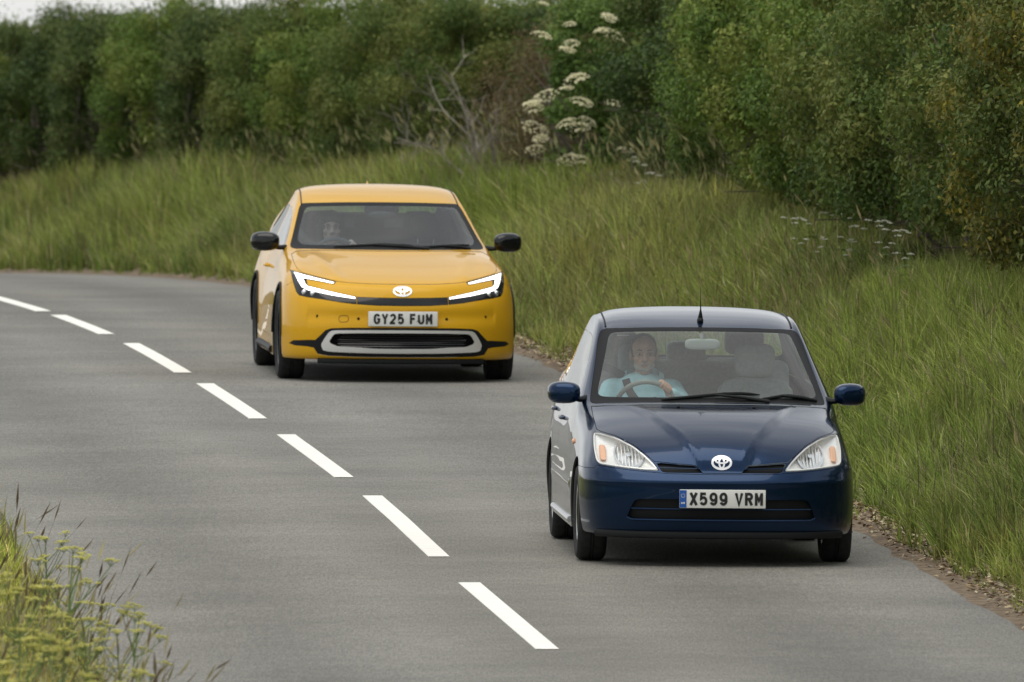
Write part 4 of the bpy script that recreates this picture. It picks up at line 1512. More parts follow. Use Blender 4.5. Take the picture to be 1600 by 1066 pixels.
# slots: a slat across each, and the intake's bar and lip
for s_ in (-1, 1):
    pts = [(s_ * x, bb.front_y(s_ * x, .597) + .006, .594 + .014 * (x - .15)) for x in np.linspace(.15, .375, 10)]
    MB().tube(pts, .0035, 6).build('grille_slat', m_blue, blue)
pts = [(x, bb.front_y(x, .352) + .004, .352) for x in np.linspace(-.54, .54, 33)]
MB().tube(pts, .0055, 8).build('lower_grille_slat', m_blue, bumper)
pts = [(x, bb.front_y(x, .285) - .003, .285 + (.012 if abs(x) > .555 else 0)) for x in np.linspace(-.566, .566, 41)]
MB().tube(pts, .0075, 8).build('lower_grille_lip', m_blue, bumper)
pts = [(x, bb.front_y(x, .212) - .002, .195) for x in np.linspace(-.74, .74, 41)]
MB().tube(pts, .016, 8, flat=1.4).build('front_lip', m_black, bumper)

# plate
plt = empty('number_plate')
plt.parent = blue
py = bb.front_y(0, .415) - .022
MB().box((0, py + .006, .417), (.520, .008, .111), .003).build('plate_backing', m_plate, plt)
MB().box((-.2385, py + .0012, .417), (.042, .002, .105), 0).build('plate_blue_band', m_blue_ink, plt, smooth=False)
plate_text('X599 VRM', plt, .022, py, .417, .079, .049, .0600, .034, .0162)
MB().box((0, py + .018, .40), (.40, .03, .09), .004).build('plate_holder', m_black, plt)
plate_text('GB', plt, -.2385, py - .0004, .392, .011, .010, .0125, .01, .0028, m_white, 'country_letter')
for i in range(12):
    a = 2 * math.pi * i / 12
    MB().box((-.2385 + .011 * math.cos(a), py - .0005, .436 + .011 * math.sin(a)), (.0035, .001, .0035)).build('band_star', m_badge, plt, smooth=False)
badge(blue, (-.002, .632), .112, .074, bb.front_y)

# washer jets, aerial, wipers
for x in (-.21, .25):
    MB().ell((x, .10, bb.top_z(x, .10) + .004), (.012, .016, .010), 10, 6).build('washer_jet', m_black, blue)
za = bb.top_z(0, 1.30)
ae = MB().ell((0, 1.30, za + .006), (.020, .045, .022), 14, 8)
ae.tube([(0, 1.29, za + .02), (0, 1.27, za + .075), (0, 1.32, za + .20)], [.016, .004, .0014], 8)
ae.build('roof_aerial', m_black, blue)
def wiper(car, cb, pts_z, armfrom, y_off=.02):
    w = empty('wiper')
    w.parent = car
    P = [(x, cb.front_y(x, z) - y_off, z) for x, z in pts_z]
    MB().tube(P, [.004] + [.010] * (len(P) - 2) + [.004], 8).build('wiper_blade', m_black, w)
    mid = P[len(P) // 2]
    a = (armfrom[0], cb.front_y(armfrom[0], armfrom[1]) - .01, armfrom[1])
    MB().tube([a, ((a[0] + mid[0]) / 2, (a[1] + mid[1]) / 2 - .02, (a[2] + mid[2]) / 2 + .006), (mid[0], mid[1] - .014, mid[2])], [.013, .010, .007], 8).build('wiper_arm', m_black, w)
wiper(blue, bb, [(-.30 + .055 * i, .962 + .0052 * min(i, 9) - .004 * max(0, i - 7)) for i in range(12)], (.36, .953))
wiper(blue, bb, [(.28 + .042 * i, .962 + .006 * min(i, 4) - .005 * max(0, i - 5)) for i in range(9)], (.66, .952))

# roof ditch mouldings
for s_ in (-1, 1):
    pts = []
    for y in np.linspace(1.46, 2.42, 20):
        x = s_ * np.interp(y, [1.46, 1.9, 2.42], [.572, .566, .548])
        pts.append((x, y, bb.top_z(x, y) + .001))
    MB().tube(pts, .006, 6).build('roof_moulding', m_black, blue)

def door_mirror(car, s_, x0, x1, z0, z1, y, shell_m, foot):
    """housing seen from the front, mirror glass on its rear face"""
    mr = empty('door_mirror')
    mr.parent = car
    cx, cz = s_ * (x0 + x1) / 2, (z0 + z1) / 2
    rx, rz = (x1 - x0) / 2, (z1 - z0) / 2
    V, F = [], []
    n, m = 28, 9
    rings = [(-.062, .30, .0), (-.058, .55, .0), (-.045, .80, 0), (-.02, .95, 0), (.015, 1.0, 0), (.05, .99, 0), (.062, .95, 0), (.05, .90, 0)]
    for (dy, sc, _) in rings:
        for k in range(n):
            a = 2 * math.pi * k / n
            ca, sa = math.cos(a), math.sin(a)
            px = rx * sc * math.copysign(abs(ca) ** .62, ca)
            pz = rz * sc * math.copysign(abs(sa) ** .66, sa)
            if sa > 0:      # the outer top corner is lower
                pz *= 1 - .10 * max(0, ca * s_)
            pz *= 1 - .12 * max(0, -ca * s_)
            V.append((cx + px, y + dy + .03 * px * s_ / rx, cz + pz))
    for i in range(len(rings) - 1):
        for k in range(n):
            k2 = (k + 1) % n
            F.append((i * n + k, i * n + k2, (i + 1) * n + k2, (i + 1) * n + k))
    F.append(tuple(range(n)))
    F.append(tuple((len(rings) - 1) * n + k for k in range(n))[::-1])
    MB().add(V, F).build('mirror_housing', shell_m, mr, angle=50)
    MB().ell((cx, y + .052, cz), (rx * .84, .006, rz * .8), 24, 8, e=.6).build('mirror_glass', m_mirror, mr)
    MB().tube([(s_ * foot[0], foot[1], foot[2]), (s_ * (x0 - .0), y + .03, z0 + .025), (s_ * (x0 + .03), y, z0 + .03)], [.030, .024, .022], 10, flat=.7).build('mirror_arm', m_black, mr)
    return mr
for s_ in (-1, 1):
    door_mirror(blue, s_, .775, .972, .920, 1.056, .60, m_blue, (.715, .70, .955))
# handles, side repeaters
for d_, (y, z), s_ in zip(doors, ((1.66, .79), (1.66, .79), (2.50, .81), (2.50, .81)), (1, -1, 1, -1)):
    x = bb.side_x(y, z, s_)
    MB().tube([(x - s_ * .005, y - .09, z), (x + s_ * .018, y - .06, z), (x + s_ * .018, y + .05, z), (x - s_ * .005, y + .08, z)], .012, 8).build('door_handle', m_blue, d_)
for s_ in (-1, 1):
    x = bb.side_x(.42, .70, s_)
    MB().ell((x, .42, .70), (.014, .035, .018), 16, 8).build('side_repeater', m_amber, blue)
    MB().tube([(bb.side_x(y, .235, s_) , y, .225) for y in np.linspace(.42, 2.12, 12)], .02, 8).build('sill_trim', m_silver, blue)

# underside, wheels
MB().box((0, 1.35, .30), (1.25, 3.7, .16), .05).build('floor_pan', m_under, blue)
MB().box((0, -.30, .42), (1.02, .5, .28), .05).build('engine_cover', m_under, blue)
for yc in (0, WB):
    for s_ in (-1, 1):
        liner = MB()
        liner.lathe([(AR + .012, -.14), (AR + .012, .16), (.06, .16), (.06, .168), (AR + .02, .168), (AR + .02, -.14)] if s_ < 0 else [(AR + .012, .14), (AR + .012, -.16), (.06, -.16), (.06, -.168), (AR + .02, -.168), (AR + .02, .14)], (s_ * .66, yc, AZ + .0), 'x', 40)
        # keep only the upper part of the liner
        keep = [f for f in liner.f if all(liner.v[i][2] > AZ - .10 for i in f)]
        liner.f = keep
        liner.build('wheel_arch_liner', m_under, blue)
st_blue = dict(rim=.66, spokes=7, split=(-.13, .13), w0=.014, w1=.011)
for (x, y) in ((-.742, 0), (.742, 0), (-.742, WB), (.742, WB)):
    make_wheel(blue, (x, y, AZ), .2915, .178, -1 if x < 0 else 1, st_blue, (m_alloy, m_alloy))

# cabin
def dashboard(car, y0, y1, z, hw, m, lip):
    V, F = [], []
    n = 21
    for i in range(n):
        u = -1 + 2 * i / (n - 1)
        x = u * hw
        yb = y0 + .22 * u * u
        for (dy, dz) in ((0, -.03), (.12, .0), (.28, lip), (.36, lip - .015), (.40, -.09), (.36, -.34)):
            V.append((x, yb + dy * (y1 - y0) / .40 * (1 - .35 * u * u), z + dz))
    for i in range(n - 1):
        for k in range(5):
            F.append((i * 6 + k, i * 6 + k + 1, i * 6 + k + 7, i * 6 + k + 6))
    return MB().add(V, F).build('dashboard', m, car)
dashboard(blue, .36, .86, .935, .70, m_pale_trim, .012)
for x in (-.36, .36):
    seat(blue, x, 1.50, .50, 1.045, 1.045, 1.255, m_grey_fabric, .50, .25)
rs = empty('rear_seat', (0, 2.42, .5))
rs.parent = blue
MB().box((0, .08, .27), (1.28, .16, .70), .06, Matrix.Rotation(math.radians(-14), 3, 'X')).build('bench_backrest', m_grey_fabric, rs)
MB().box((0, -.25, -.04), (1.28, .55, .18), .06).build('bench_cushion', m_grey_fabric, rs)
for x, h in ((-.42, .70), (0.0, .655), (.36, .74)):
    MB().ell((x, .17, h), (.125, .05, .095 if x else .075), 22, 12, e=.5).build('rear_headrest', m_grey_fabric, rs)
MB().box((0, 2.86, 1.075), (1.22, .46, .02), .008).build('parcel_shelf', m_pale_trim, blue)
for x in (-.15, .25):
    MB().box((x, 2.80, 1.10), (.2, .05, .035), .01).build('shelf_speaker', m_trim, blue)
im = empty('interior_mirror')
im.parent = blue
MB().ell((-.004, 1.02, 1.272), (.108, .02, .034), 26, 12, e=.55).build('mirror_casing', m_pale_trim, im)
MB().tube([(-.004, 1.02, 1.29), (-.004, 1.03, 1.335)], [.012, .022], 10).build('mirror_stalk', m_pale_trim, im)

def steering_wheel(car, c, R, rake, m):
    sw = empty('steering_wheel', c)
    sw.parent = car
    M = Matrix.Rotation(math.radians(rake), 3, 'X')     # ring axis tilted up towards the driver
    ring = [M @ Vector((R * math.cos(2 * math.pi * i / 40), 0, R * math.sin(2 * math.pi * i / 40))) for i in range(40)]
    MB().loop(ring, .0155, 10).build('wheel_rim', m, sw)
    MB().ell((0, -.01, -.01), (.075, .03, .065), 18, 10, M, e=.7).build('wheel_boss', m, sw)
    for a in (0, 180, 270):
        e = M @ Vector((R * math.cos(math.radians(a)), 0, R * math.sin(math.radians(a))))
        MB().tube([(0, -.01, 0), e], [.022, .013], 8, flat=.5).build('wheel_spoke', m, sw)
    MB().tube([(0, -.02, 0), (0, -.30, -.13)], .03, 10).build('steering_column', m_trim, sw)
    return sw
m_wheel_grip = mat('steering_grip', (.20, .21, .20), .6)
steering_wheel(blue, (-.352, .98, .875), .185, 24, m_wheel_grip)
# ------------------------------------------------------------------ the yellow hatchback
YEL = [
 [(0,-.80,.172),(.22,-.79,.172),(.42,-.76,.172),(.58,-.70,.172),(.69,-.62,.172),(.76,-.53,.172),(.80,-.46,.172),(.825,-.40,.172),(.84,-.34,.172),(.85,-.28,.172)],
 [(0,-.90,.19),(.22,-.89,.19),(.42,-.855,.19),(.59,-.785,.19),(.71,-.69,.19),(.79,-.58,.19),(.83,-.49,.188),(.85,-.42,.184),(.86,-.35,.178),(.866,-.27,.17)],
 [(0,-.93,.29),(.22,-.92,.29),(.42,-.885,.29),(.60,-.81,.29),(.73,-.70,.29),(.81,-.58,.29),(.85,-.47,.283),(.87,-.39,.255),(.878,-.31,.215),(.88,-.23,.17)],
 [(0,-.945,.42),(.22,-.935,.42),(.42,-.90,.42),(.60,-.825,.42),(.735,-.71,.42),(.82,-.58,.42),(.86,-.46,.405),(.88,-.36,.345),(.887,-.27,.26),(.886,-.19,.17)],
 [(0,-.942,.53),(.22,-.932,.53),(.42,-.893,.53),(.60,-.812,.532),(.735,-.69,.538),(.82,-.55,.54),(.862,-.42,.515),(.884,-.31,.43),(.89,-.22,.30),(.888,-.14,.17)],
 [(0,-.922,.60),(.22,-.912,.60),(.42,-.868,.605),(.60,-.78,.618),(.735,-.65,.635),(.82,-.50,.635),(.864,-.36,.60),(.887,-.25,.49),(.893,-.16,.33),(.89,-.08,.17)],
 [(0,-.888,.665),(.22,-.875,.668),(.42,-.822,.680),(.60,-.72,.70),(.73,-.575,.725),(.815,-.42,.725),(.862,-.28,.668),(.888,-.18,.53),(.895,-.10,.35),(.891,-.02,.17)],
 [(0,-.825,.735),(.22,-.81,.738),(.42,-.745,.752),(.60,-.61,.778),(.73,-.44,.805),(.81,-.28,.795),(.86,-.16,.715),(.888,-.09,.55),(.896,-.02,.36),(.892,.06,.17)],
 [(0,-.62,.790),(.22,-.60,.791),(.42,-.52,.802),(.59,-.40,.823),(.725,-.24,.848),(.805,-.1,.830),(.857,0,.740),(.887,.05,.56),(.896,.1,.36),(.892,.15,.17)],
 [(0,-.3,.845),(.22,-.28,.846),(.42,-.22,.855),(.59,-.12,.870),(.72,.02,.888),(.80,.13,.860),(.852,.2,.758),(.885,.24,.57),(.895,.27,.365),(.892,.3,.17)],
 [(0,.1,.902),(.22,.12,.902),(.42,.17,.907),(.59,.25,.914),(.715,.37,.922),(.793,.45,.886),(.846,.49,.785),(.88,.51,.58),(.892,.52,.365),(.89,.54,.17)],
 [(0,.45,.957),(.22,.48,.957),(.42,.55,.957),(.59,.65,.957),(.708,.76,.957),(.775,.80,.93),(.835,.82,.825),(.873,.83,.59),(.885,.83,.37),(.885,.84,.17)],
 [(0,.78,1.058),(.22,.81,1.056),(.42,.87,1.051),(.58,.96,1.042),(.685,1.06,1.03),(.738,1.09,1.012),(.825,1.1,.86),(.868,1.1,.60),(.88,1.1,.37),(.88,1.1,.17)],
 [(0,1.13,1.178),(.22,1.155,1.175),(.42,1.21,1.167),(.565,1.29,1.155),(.652,1.38,1.14),(.697,1.40,1.12),(.815,1.41,.88),(.864,1.41,.61),(.877,1.41,.37),(.88,1.41,.17)],
 [(0,1.48,1.290),(.22,1.5,1.287),(.42,1.55,1.279),(.55,1.62,1.267),(.618,1.69,1.252),(.657,1.71,1.226),(.808,1.72,.895),(.862,1.72,.615),(.876,1.72,.37),(.88,1.72,.17)],
 [(0,1.78,1.355),(.22,1.8,1.352),(.42,1.83,1.343),(.545,1.88,1.328),(.602,1.93,1.31),(.638,1.95,1.27),(.802,1.96,.91),(.862,1.96,.62),(.876,1.96,.375),(.88,1.96,.17)],
 [(0,2.2,1.402),(.22,2.2,1.399),(.42,2.2,1.388),(.54,2.2,1.371),(.594,2.2,1.350),(.628,2.2,1.30),(.80,2.2,.925),(.867,2.2,.63),(.88,2.2,.38),(.88,2.2,.175)],
 [(0,2.6,1.404),(.22,2.6,1.401),(.42,2.6,1.390),(.53,2.6,1.372),(.583,2.6,1.348),(.618,2.6,1.295),(.80,2.6,.94),(.88,2.6,.64),(.888,2.6,.38),(.88,2.6,.18)],
 [(0,2.95,1.370),(.22,2.95,1.367),(.42,2.95,1.357),(.52,2.95,1.339),(.573,2.95,1.315),(.61,2.95,1.26),(.79,2.95,.955),(.885,2.92,.65),(.89,2.9,.39),(.875,2.9,.19)],
 [(0,3.25,1.305),(.22,3.25,1.303),(.42,3.24,1.294),(.53,3.22,1.275),(.59,3.21,1.25),(.635,3.2,1.20),(.775,3.19,.965),(.878,3.16,.66),(.88,3.15,.40),(.862,3.15,.20)],
 [(0,3.5,1.205),(.22,3.495,1.203),(.42,3.47,1.196),(.56,3.43,1.18),(.645,3.38,1.155),(.69,3.35,1.115),(.765,3.33,.96),(.86,3.3,.66),(.862,3.3,.41),(.845,3.3,.21)],
 [(0,3.63,1.135),(.22,3.62,1.133),(.42,3.59,1.125),(.58,3.53,1.108),(.67,3.46,1.08),(.718,3.42,1.04),(.765,3.4,.92),(.845,3.37,.65),(.85,3.37,.42),(.835,3.37,.22)],
 [(0,3.60,1.03),(.22,3.595,1.03),(.42,3.565,1.022),(.6,3.51,1.01),(.69,3.45,.99),(.742,3.41,.96),(.785,3.39,.86),(.835,3.38,.64),(.838,3.38,.43),(.825,3.38,.23)],
 [(0,3.63,.80),(.22,3.625,.80),(.42,3.595,.795),(.62,3.54,.785),(.73,3.47,.77),(.79,3.42,.75),(.815,3.40,.68),(.83,3.40,.56),(.828,3.4,.42),(.815,3.4,.25)],
 [(0,3.66,.52),(.22,3.655,.52),(.42,3.625,.52),(.62,3.57,.515),(.74,3.49,.51),(.795,3.43,.495),(.815,3.41,.46),(.82,3.41,.41),(.812,3.41,.34),(.80,3.41,.26)],
 [(0,3.60,.28),(.22,3.595,.28),(.42,3.57,.28),(.62,3.52,.28),(.73,3.46,.28),(.78,3.42,.275),(.79,3.41,.272),(.795,3.405,.268),(.79,3.405,.264),(.785,3.405,.26)],
]
def yel_deform(A):
    x, y, z = A[..., 0], A[..., 1], A[..., 2]
    A = A.copy()
    # bonnet: sunken middle between two soft ridges that run back from the lamps
    ridge = np.interp(y, [-.8, -.4, .1, .5], [.44, .50, .56, .60])
    m = sstep(-.80, -.55, y) * (1 - sstep(.30, .55, y)) * (z > .70)
    A[..., 2] += (.010 * np.exp(-((x - ridge) / .05) ** 2)) * m
    # the bumper tucks in under the nose strip
    t = np.exp(-((z - .50) / .05) ** 2) * (y < -.45) * (x < .7) * .014
    A[..., 1] += t
    return A

m_yel = mat('yellow_car_paint', (.68, .37, .014), .4, .0, coat=.8, coat_r=.015, coat_ior=1.25, spec=.12, noise=.04, nscale=300)
m_drl = mat('running_light', (1.0, .985, .94), .3, emit=2.0)
m_bright_frame = mat('bright_silver', (.80, .80, .79), .3, .45)
m_dark_fabric = mat('dark_seat_fabric', (.035, .037, .038), .9)
m_grey_trim = mat('dark_trim', (.05, .052, .054), .75)

yel = empty('hatchback_car')
tag(yel, 'mustard yellow hatchback car following behind, number plate GY25 FUM, lit headlights', 'car', 'cars driving round the bend')
yb_ = CarBody(yel, YEL, m_yel, ns=8, nc=9, deform=yel_deform)
YZ, YR, YWB = .339, .385, 2.75
for yc in (0, YWB):
    for (a, b) in ((.5, 1.1), (-1.1, -.5)):
        yb_.cut(cyl(yc, YZ, YR, a, b))
so = chaikin(mirror_poly([(0, .960), (.40, .960), (.62, .960), (.722, .958), (.735, .975), (.70, 1.05), (.655, 1.16), (.62, 1.245), (.597, 1.275), (.55, 1.281), (.30, 1.291), (0, 1.294)]), 1, .2)
si = chaikin(mirror_poly([(0, .992), (.40, .991), (.60, .986), (.655, .990), (.672, 1.02), (.65, 1.08), (.615, 1.165), (.582, 1.235), (.56, 1.25), (.50, 1.257), (.28, 1.265), (0, 1.267)]), 2, .25)
yb_.piece('windscreen_surround', so, .2, 2.2, 'y', m_frit, .002, keep=True, hole=si)
yb_.piece('windscreen', si, .2, 2.2, 'y', [m_screen_y, m_clear], 0, keep=True)
yb_.cut(prism_vf(so, .2, 2.2, 'y'))
yb_.piece('rear_window', chaikin(mirror_poly([(0, 1.16), (.45, 1.155), (.56, 1.16), (.55, 1.22), (.50, 1.30), (.42, 1.322), (0, 1.335)]), 1, .2), 2.7, 3.9, 'y', [m_side, m_clear], .002)
fw = chaikin([(1.02, .965), (1.25, 1.055), (1.5, 1.145), (1.72, 1.205), (1.95, 1.238), (2.05, 1.244), (2.06, .985), (1.5, .965)], 1, .12)
rw = chaikin([(2.12, .987), (2.11, 1.245), (2.4, 1.252), (2.65, 1.235), (2.9, 1.175), (3.08, 1.10), (3.10, 1.06), (2.9, 1.005)], 1, .15)
yb_.piece('side_window', fw, .3, 1.1, 'x', [m_side, m_clear], .002, both=True)
yb_.piece('side_window', rw, .3, 1.1, 'x', [m_dark_side, m_clear], .002, both=True)
# quarter light pillar in gloss black is part of the surround; now the face of the car
lamp = [(.802, .828), (.735, .813), (.62, .786), (.487, .757), (.505, .736), (.60, .752), (.70, .766), (.695, .725), (.52, .685), (.345, .650), (.345, .592), (.46, .604), (.575, .622), (.70, .637), (.758, .648), (.778, .675), (.795, .745)]
drl = [(.782, .817), (.735, .806), (.62, .779), (.500, .752), (.510, .741), (.60, .757), (.722, .776), (.710, .736), (.695, .721), (.52, .682), (.352, .648), (.352, .632), (.52, .655), (.70, .690), (.738, .712), (.758, .75)]
pieces = yb_.piece('lamp_housing', lamp, -1.2, .1, 'y', m_gloss_black, .003, both=True, hole=drl, keep=True)
drls = yb_.piece('running_light', drl, -1.2, .1, 'y', m_drl, .0015, both=True, keep=True, move=(0, .002, 0))
for pl in (lamp, flip(lamp)):
    yb_.cut(prism_vf(pl, -1.2, .1, 'y'))
for k, s_ in enumerate((1, -1)):
    hd = empty('headlight')
    hd.parent = yel
    pieces[k].parent = hd
    drls[k].parent = hd
    for (x, z) in ((.66, .664), (.72, .672)):
        y = yb_.front_y(s_ * x, z)
        MB().lathe([(.001, -.006), (.012, -.004), (.020, .002), (.022, .012)], (s_ * x, y - .001, z), 'y', 20).build('projector_lens', m_chrome, hd)
yb_.piece('nose_strip', mirror_poly([(0, .582), (.20, .584), (.342, .592), (.342, .649), (.20, .645), (0, .643)]), -1.2, -.3, 'y', m_gloss_black, .002)
sur = mirror_poly([(0, .196), (.30, .197), (.55, .203), (.625, .215), (.655, .262), (.70, .270), (.79, .274), (.828, .288), (.800, .312), (.70, .320), (.645, .322), (.605, .362), (.572, .398), (.53, .412), (.40, .418), (0, .421)])
sil_out = mirror_poly([(0, .226), (.30, .228), (.55, .236), (.592, .246), (.604, .288), (.58, .335), (.548, .382), (.52, .397), (.30, .401), (0, .402)])
opn = chaikin(mirror_poly([(0, .262), (.20, .262), (.34, .272), (.48, .276), (.535, .297), (.545, .315), (.522, .355), (.50, .374), (.30, .379), (0, .380)]), 1, .15)
silver = yb_.piece('silver_grille_frame', chaikin(sil_out, 1, .15), -1.2, -.3, 'y', m_bright_frame, 0, keep=True, hole=opn, move=(0, -.014, 0))[0]
yb_.piece('lower_grille_surround', sur, -1.2, -.3, 'y', m_black, .002, hole=opn)
for i, z in enumerate(np.linspace(.275, .368, 6)):
    xm = .50 - .02 * abs(i - 2)
    MB().tube([(x, yb_.front_y(x, z) + .03, z) for x in np.linspace(-xm, xm, 21)], .008, 6).build('grille_slat', m_gloss_black, yel)
MB().box((0, -.76, .32), (1.12, .06, .17), .01).build('grille_back', m_under, yel)
ybon = mirror_poly([(0, .740), (.25, .742), (.42, .750), (.485, .7585), (.62, .788), (.728, .814), (.752, .835), (.762, .88), (.748, .925), (.70, .947), (.60, .953), (.40, .955), (0, .955)])
yb_.piece('bonnet', ybon, -1.2, .85, 'y', None, .003)
fd = [(.72, .30), (.66, .45), (.66, .70), (.74, .885), (.90, .945), (1.5, .95), (2.085, .97), (2.085, .30)]
rd = [(2.095, .30), (2.095, .97), (2.6, .985), (2.95, .995), (2.93, .86), (2.62, .78), (2.42, .62), (2.34, .45), (2.30, .30)]
ydoors = yb_.piece('door', fd, .4, 1.1, 'x', None, .003, both=True) + yb_.piece('door', rd, .4, 1.1, 'x', None, .003, both=True)
yb_.piece('tail_light', mirror_poly([(0, .86), (.60, .86), (.775, .88), (.775, .92), (.60, .915), (0, .91)]), 3.2, 3.9, 'y', m_red, .002)
yb_.done()

# sensors, towing cover, plate, badge
for (x, z) in ((-.63, .50), (-.33, .485), (.33, .485), (.63, .50)):
    y = yb_.front_y(x, z)
    MB().lathe([(.001, -.003), (.010, -.003), (.012, .002)], (x, y, z), 'y', 16).build('parking_sensor', m_gloss_black, yel)
sq = [(-.475, .458), (-.405, .462), (-.405, .51), (-.475, .506)]
pts = [(x, yb_.front_y(x, z) - .0005, z) for x, z in chaikin(sq, 2, .2)]
MB().loop(pts, .0022, 5).build('tow_cover_seam', mat('seam', (.10, .06, .01), .8), yel)
for s_ in (-1, 1):      # bumper to wing shut line
    pts = [(s_ * x, yb_.front_y(s_ * x, z) - .0006, z) for x, z in ((.802, .74), (.83, .722), (.855, .700))]
    MB().tube(pts, .002, 5).build('wing_seam', bpy.data.materials['seam'], yel)
pl2 = empty('number_plate')
pl2.parent = yel
py2 = yb_.front_y(0, .487) - .026
MB().box((0, py2 + .006, .487), (.520, .008, .111), .003).build('plate_backing', m_plate, pl2)
MB().box((0, py2 + .02, .487), (.46, .03, .095), .004).build('plate_holder', m_black, pl2)
plate_text('GY25 FUM', pl2, 0, py2, .487, .079, .049, .0598, .032, .0162)
badge(yel, (0, .692), .128, .066, yb_.front_y)
# shark fin, mirrors, wipers, roof seams
zf = yb_.top_z(.0, 3.05)
V = [(-.018, 2.98, zf - .02), (.018, 2.98, zf - .02), (.022, 3.16, zf - .03), (-.022, 3.16, zf - .03), (0, 3.13, zf + .062), (0, 3.155, zf + .062)]
MB().add(V, [(0, 1, 2, 3), (0, 4, 1), (1, 4, 5, 2), (2, 5, 3), (3, 5, 4, 0)]).build('roof_fin', m_yel, yel, smooth=False)
for s_ in (-1, 1):
    door_mirror(yel, s_, .815, 1.03, .935, 1.082, .90, m_gloss_black, (.765, .98, .962))
    pts = [(s_ * np.interp(y, [1.70, 2.2, 2.9], [.598, .578, .555]), y) for y in np.linspace(1.70, 2.9, 22)]
    MB().tube([(x, y, yb_.top_z(x, y) + .0005) for x, y in pts], .0055, 6).build('roof_moulding', m_black, yel)
wiper(yel, yb_, [(-.42 + .06 * i, .978 + .0035 * min(i, 6) - .002 * max(0, i - 6)) for i in range(11)], (.30, .968), .014)
wiper(yel, yb_, [(.22 + .05 * i, .976 + .003 * min(i, 5)) for i in range(9)], (.62, .966), .014)
for d_, (y, z), s_ in zip(ydoors[:2], ((1.90, .80),) * 2, (1, -1)):
    x = yb_.side_x(y, z, s_)
    MB().tube([(x - s_ * .005, y - .10, z), (x + s_ * .028, y - .07, z), (x + s_ * .03, y + .05, z), (x - s_ * .005, y + .09, z)], .012, 8).build('door_handle', m_yel, d_)
for s_ in (-1, 1):
    MB().tube([(yb_.side_x(y, .22, s_) - s_ * .004, y, .205) for y in np.linspace(.50, 2.25, 12)], .03, 8).build('sill_trim', m_black, yel)
    pts = []
    for yc, R_ in ((0, YR), (YWB, YR)):
        pts = [(yb_.side_x(yc + R_ * math.cos(a), YZ + R_ * math.sin(a), s_) + s_ * .002, yc + R_ * math.cos(a), YZ + R_ * math.sin(a)) for a in np.linspace(math.radians(0), math.radians(180), 30)]
        MB().tube(pts, .010, 6).build('arch_trim', m_black, yel)
MB().box((0, 1.40, .28), (1.35, 4.0, .14), .05).build('floor_pan', m_under, yel)
MB().box((0, -.36, .42), (1.05, .55, .30), .05).build('engine_cover', m_under, yel)
MB().tube([(x, yb_.front_y(x, .195) + .01, .165) for x in np.linspace(-.62, .62, 31)], .016, 8, flat=1.2).build('front_lip', m_black, yel)
for yc in (0, YWB):
    for s_ in (-1, 1):
        liner = MB()
        e_ = -s_
        liner.lathe([(YR + .012, -e_ * .14), (YR + .012, e_ * .16), (.06, e_ * .16), (.06, e_ * .168), (YR + .02, e_ * .168), (YR + .02, -e_ * .14)], (s_ * .69, yc, YZ), 'x', 40)
        liner.f = [f for f in liner.f if all(liner.v[i][2] > YZ - .12 for i in f)]
        liner.build('wheel_arch_liner', m_under, yel)
m_dark_alloy = mat('dark_alloy', (.03, .032, .034), .3, .6)
st_y = dict(rim=.735, spokes=5, split=(-.20, .20), w0=.02, w1=.013)
for (x, y) in ((-.785, 0), (.785, 0), (-.785, YWB), (.785, YWB)):
    make_wheel(yel, (x, y, YZ), .339, .196, -1 if x < 0 else 1, st_y, (m_dark_alloy, m_alloy if True else m_dark_alloy))
dashboard(yel, .62, 1.12, .945, .70, m_grey_trim, .012)
for x in (-.37, .37):
    seat(yel, x, 1.78, .45, .965, 1.0, 1.185, m_dark_fabric, .50, .23)
rs = empty('rear_seat', (0, 2.72, .45))
rs.parent = yel
MB().box((0, .08, .27), (1.25, .16, .70), .06, Matrix.Rotation(math.radians(-14), 3, 'X')).build('bench_backrest', m_dark_fabric, rs)
MB().box((0, -.25, -.04), (1.25, .55, .18), .06).build('bench_cushion', m_dark_fabric, rs)
for x, h in ((-.38, .66), (0.0, .64), (.38, .66)):
    MB().ell((x, .17, h), (.12, .05, .08), 22, 12, e=.5).build('rear_headrest', m_dark_fabric, rs)
im = empty('interior_mirror')
im.parent = yel
MB().ell((.0, 1.40, 1.195), (.105, .02, .030), 26, 12, e=.6).build('mirror_casing', m_gloss_black, im)
MB().box((.0, 1.50, 1.240), (.26, .12, .05), .015).build('camera_pod', m_black, im)
MB().tube([(0, 1.40, 1.20), (0, 1.46, 1.24)], [.012, .02], 8).build('mirror_stalk', m_black, im)
steering_wheel(yel, (-.37, 1.25, .86), .175, 24, m_grey_trim)
MB().box((.50, 1.62, 1.235), (.075, .003, .012), 0, Matrix.Rotation(math.radians(-70), 3, 'X')).build('windscreen_sticker', m_white, yel, smooth=False)
MB().box((-.47, 1.34, 1.312), (.075, .003, .012), 0, Matrix.Rotation(math.radians(-60), 3, 'X')).build('windscreen_sticker', m_white, blue, smooth=False)

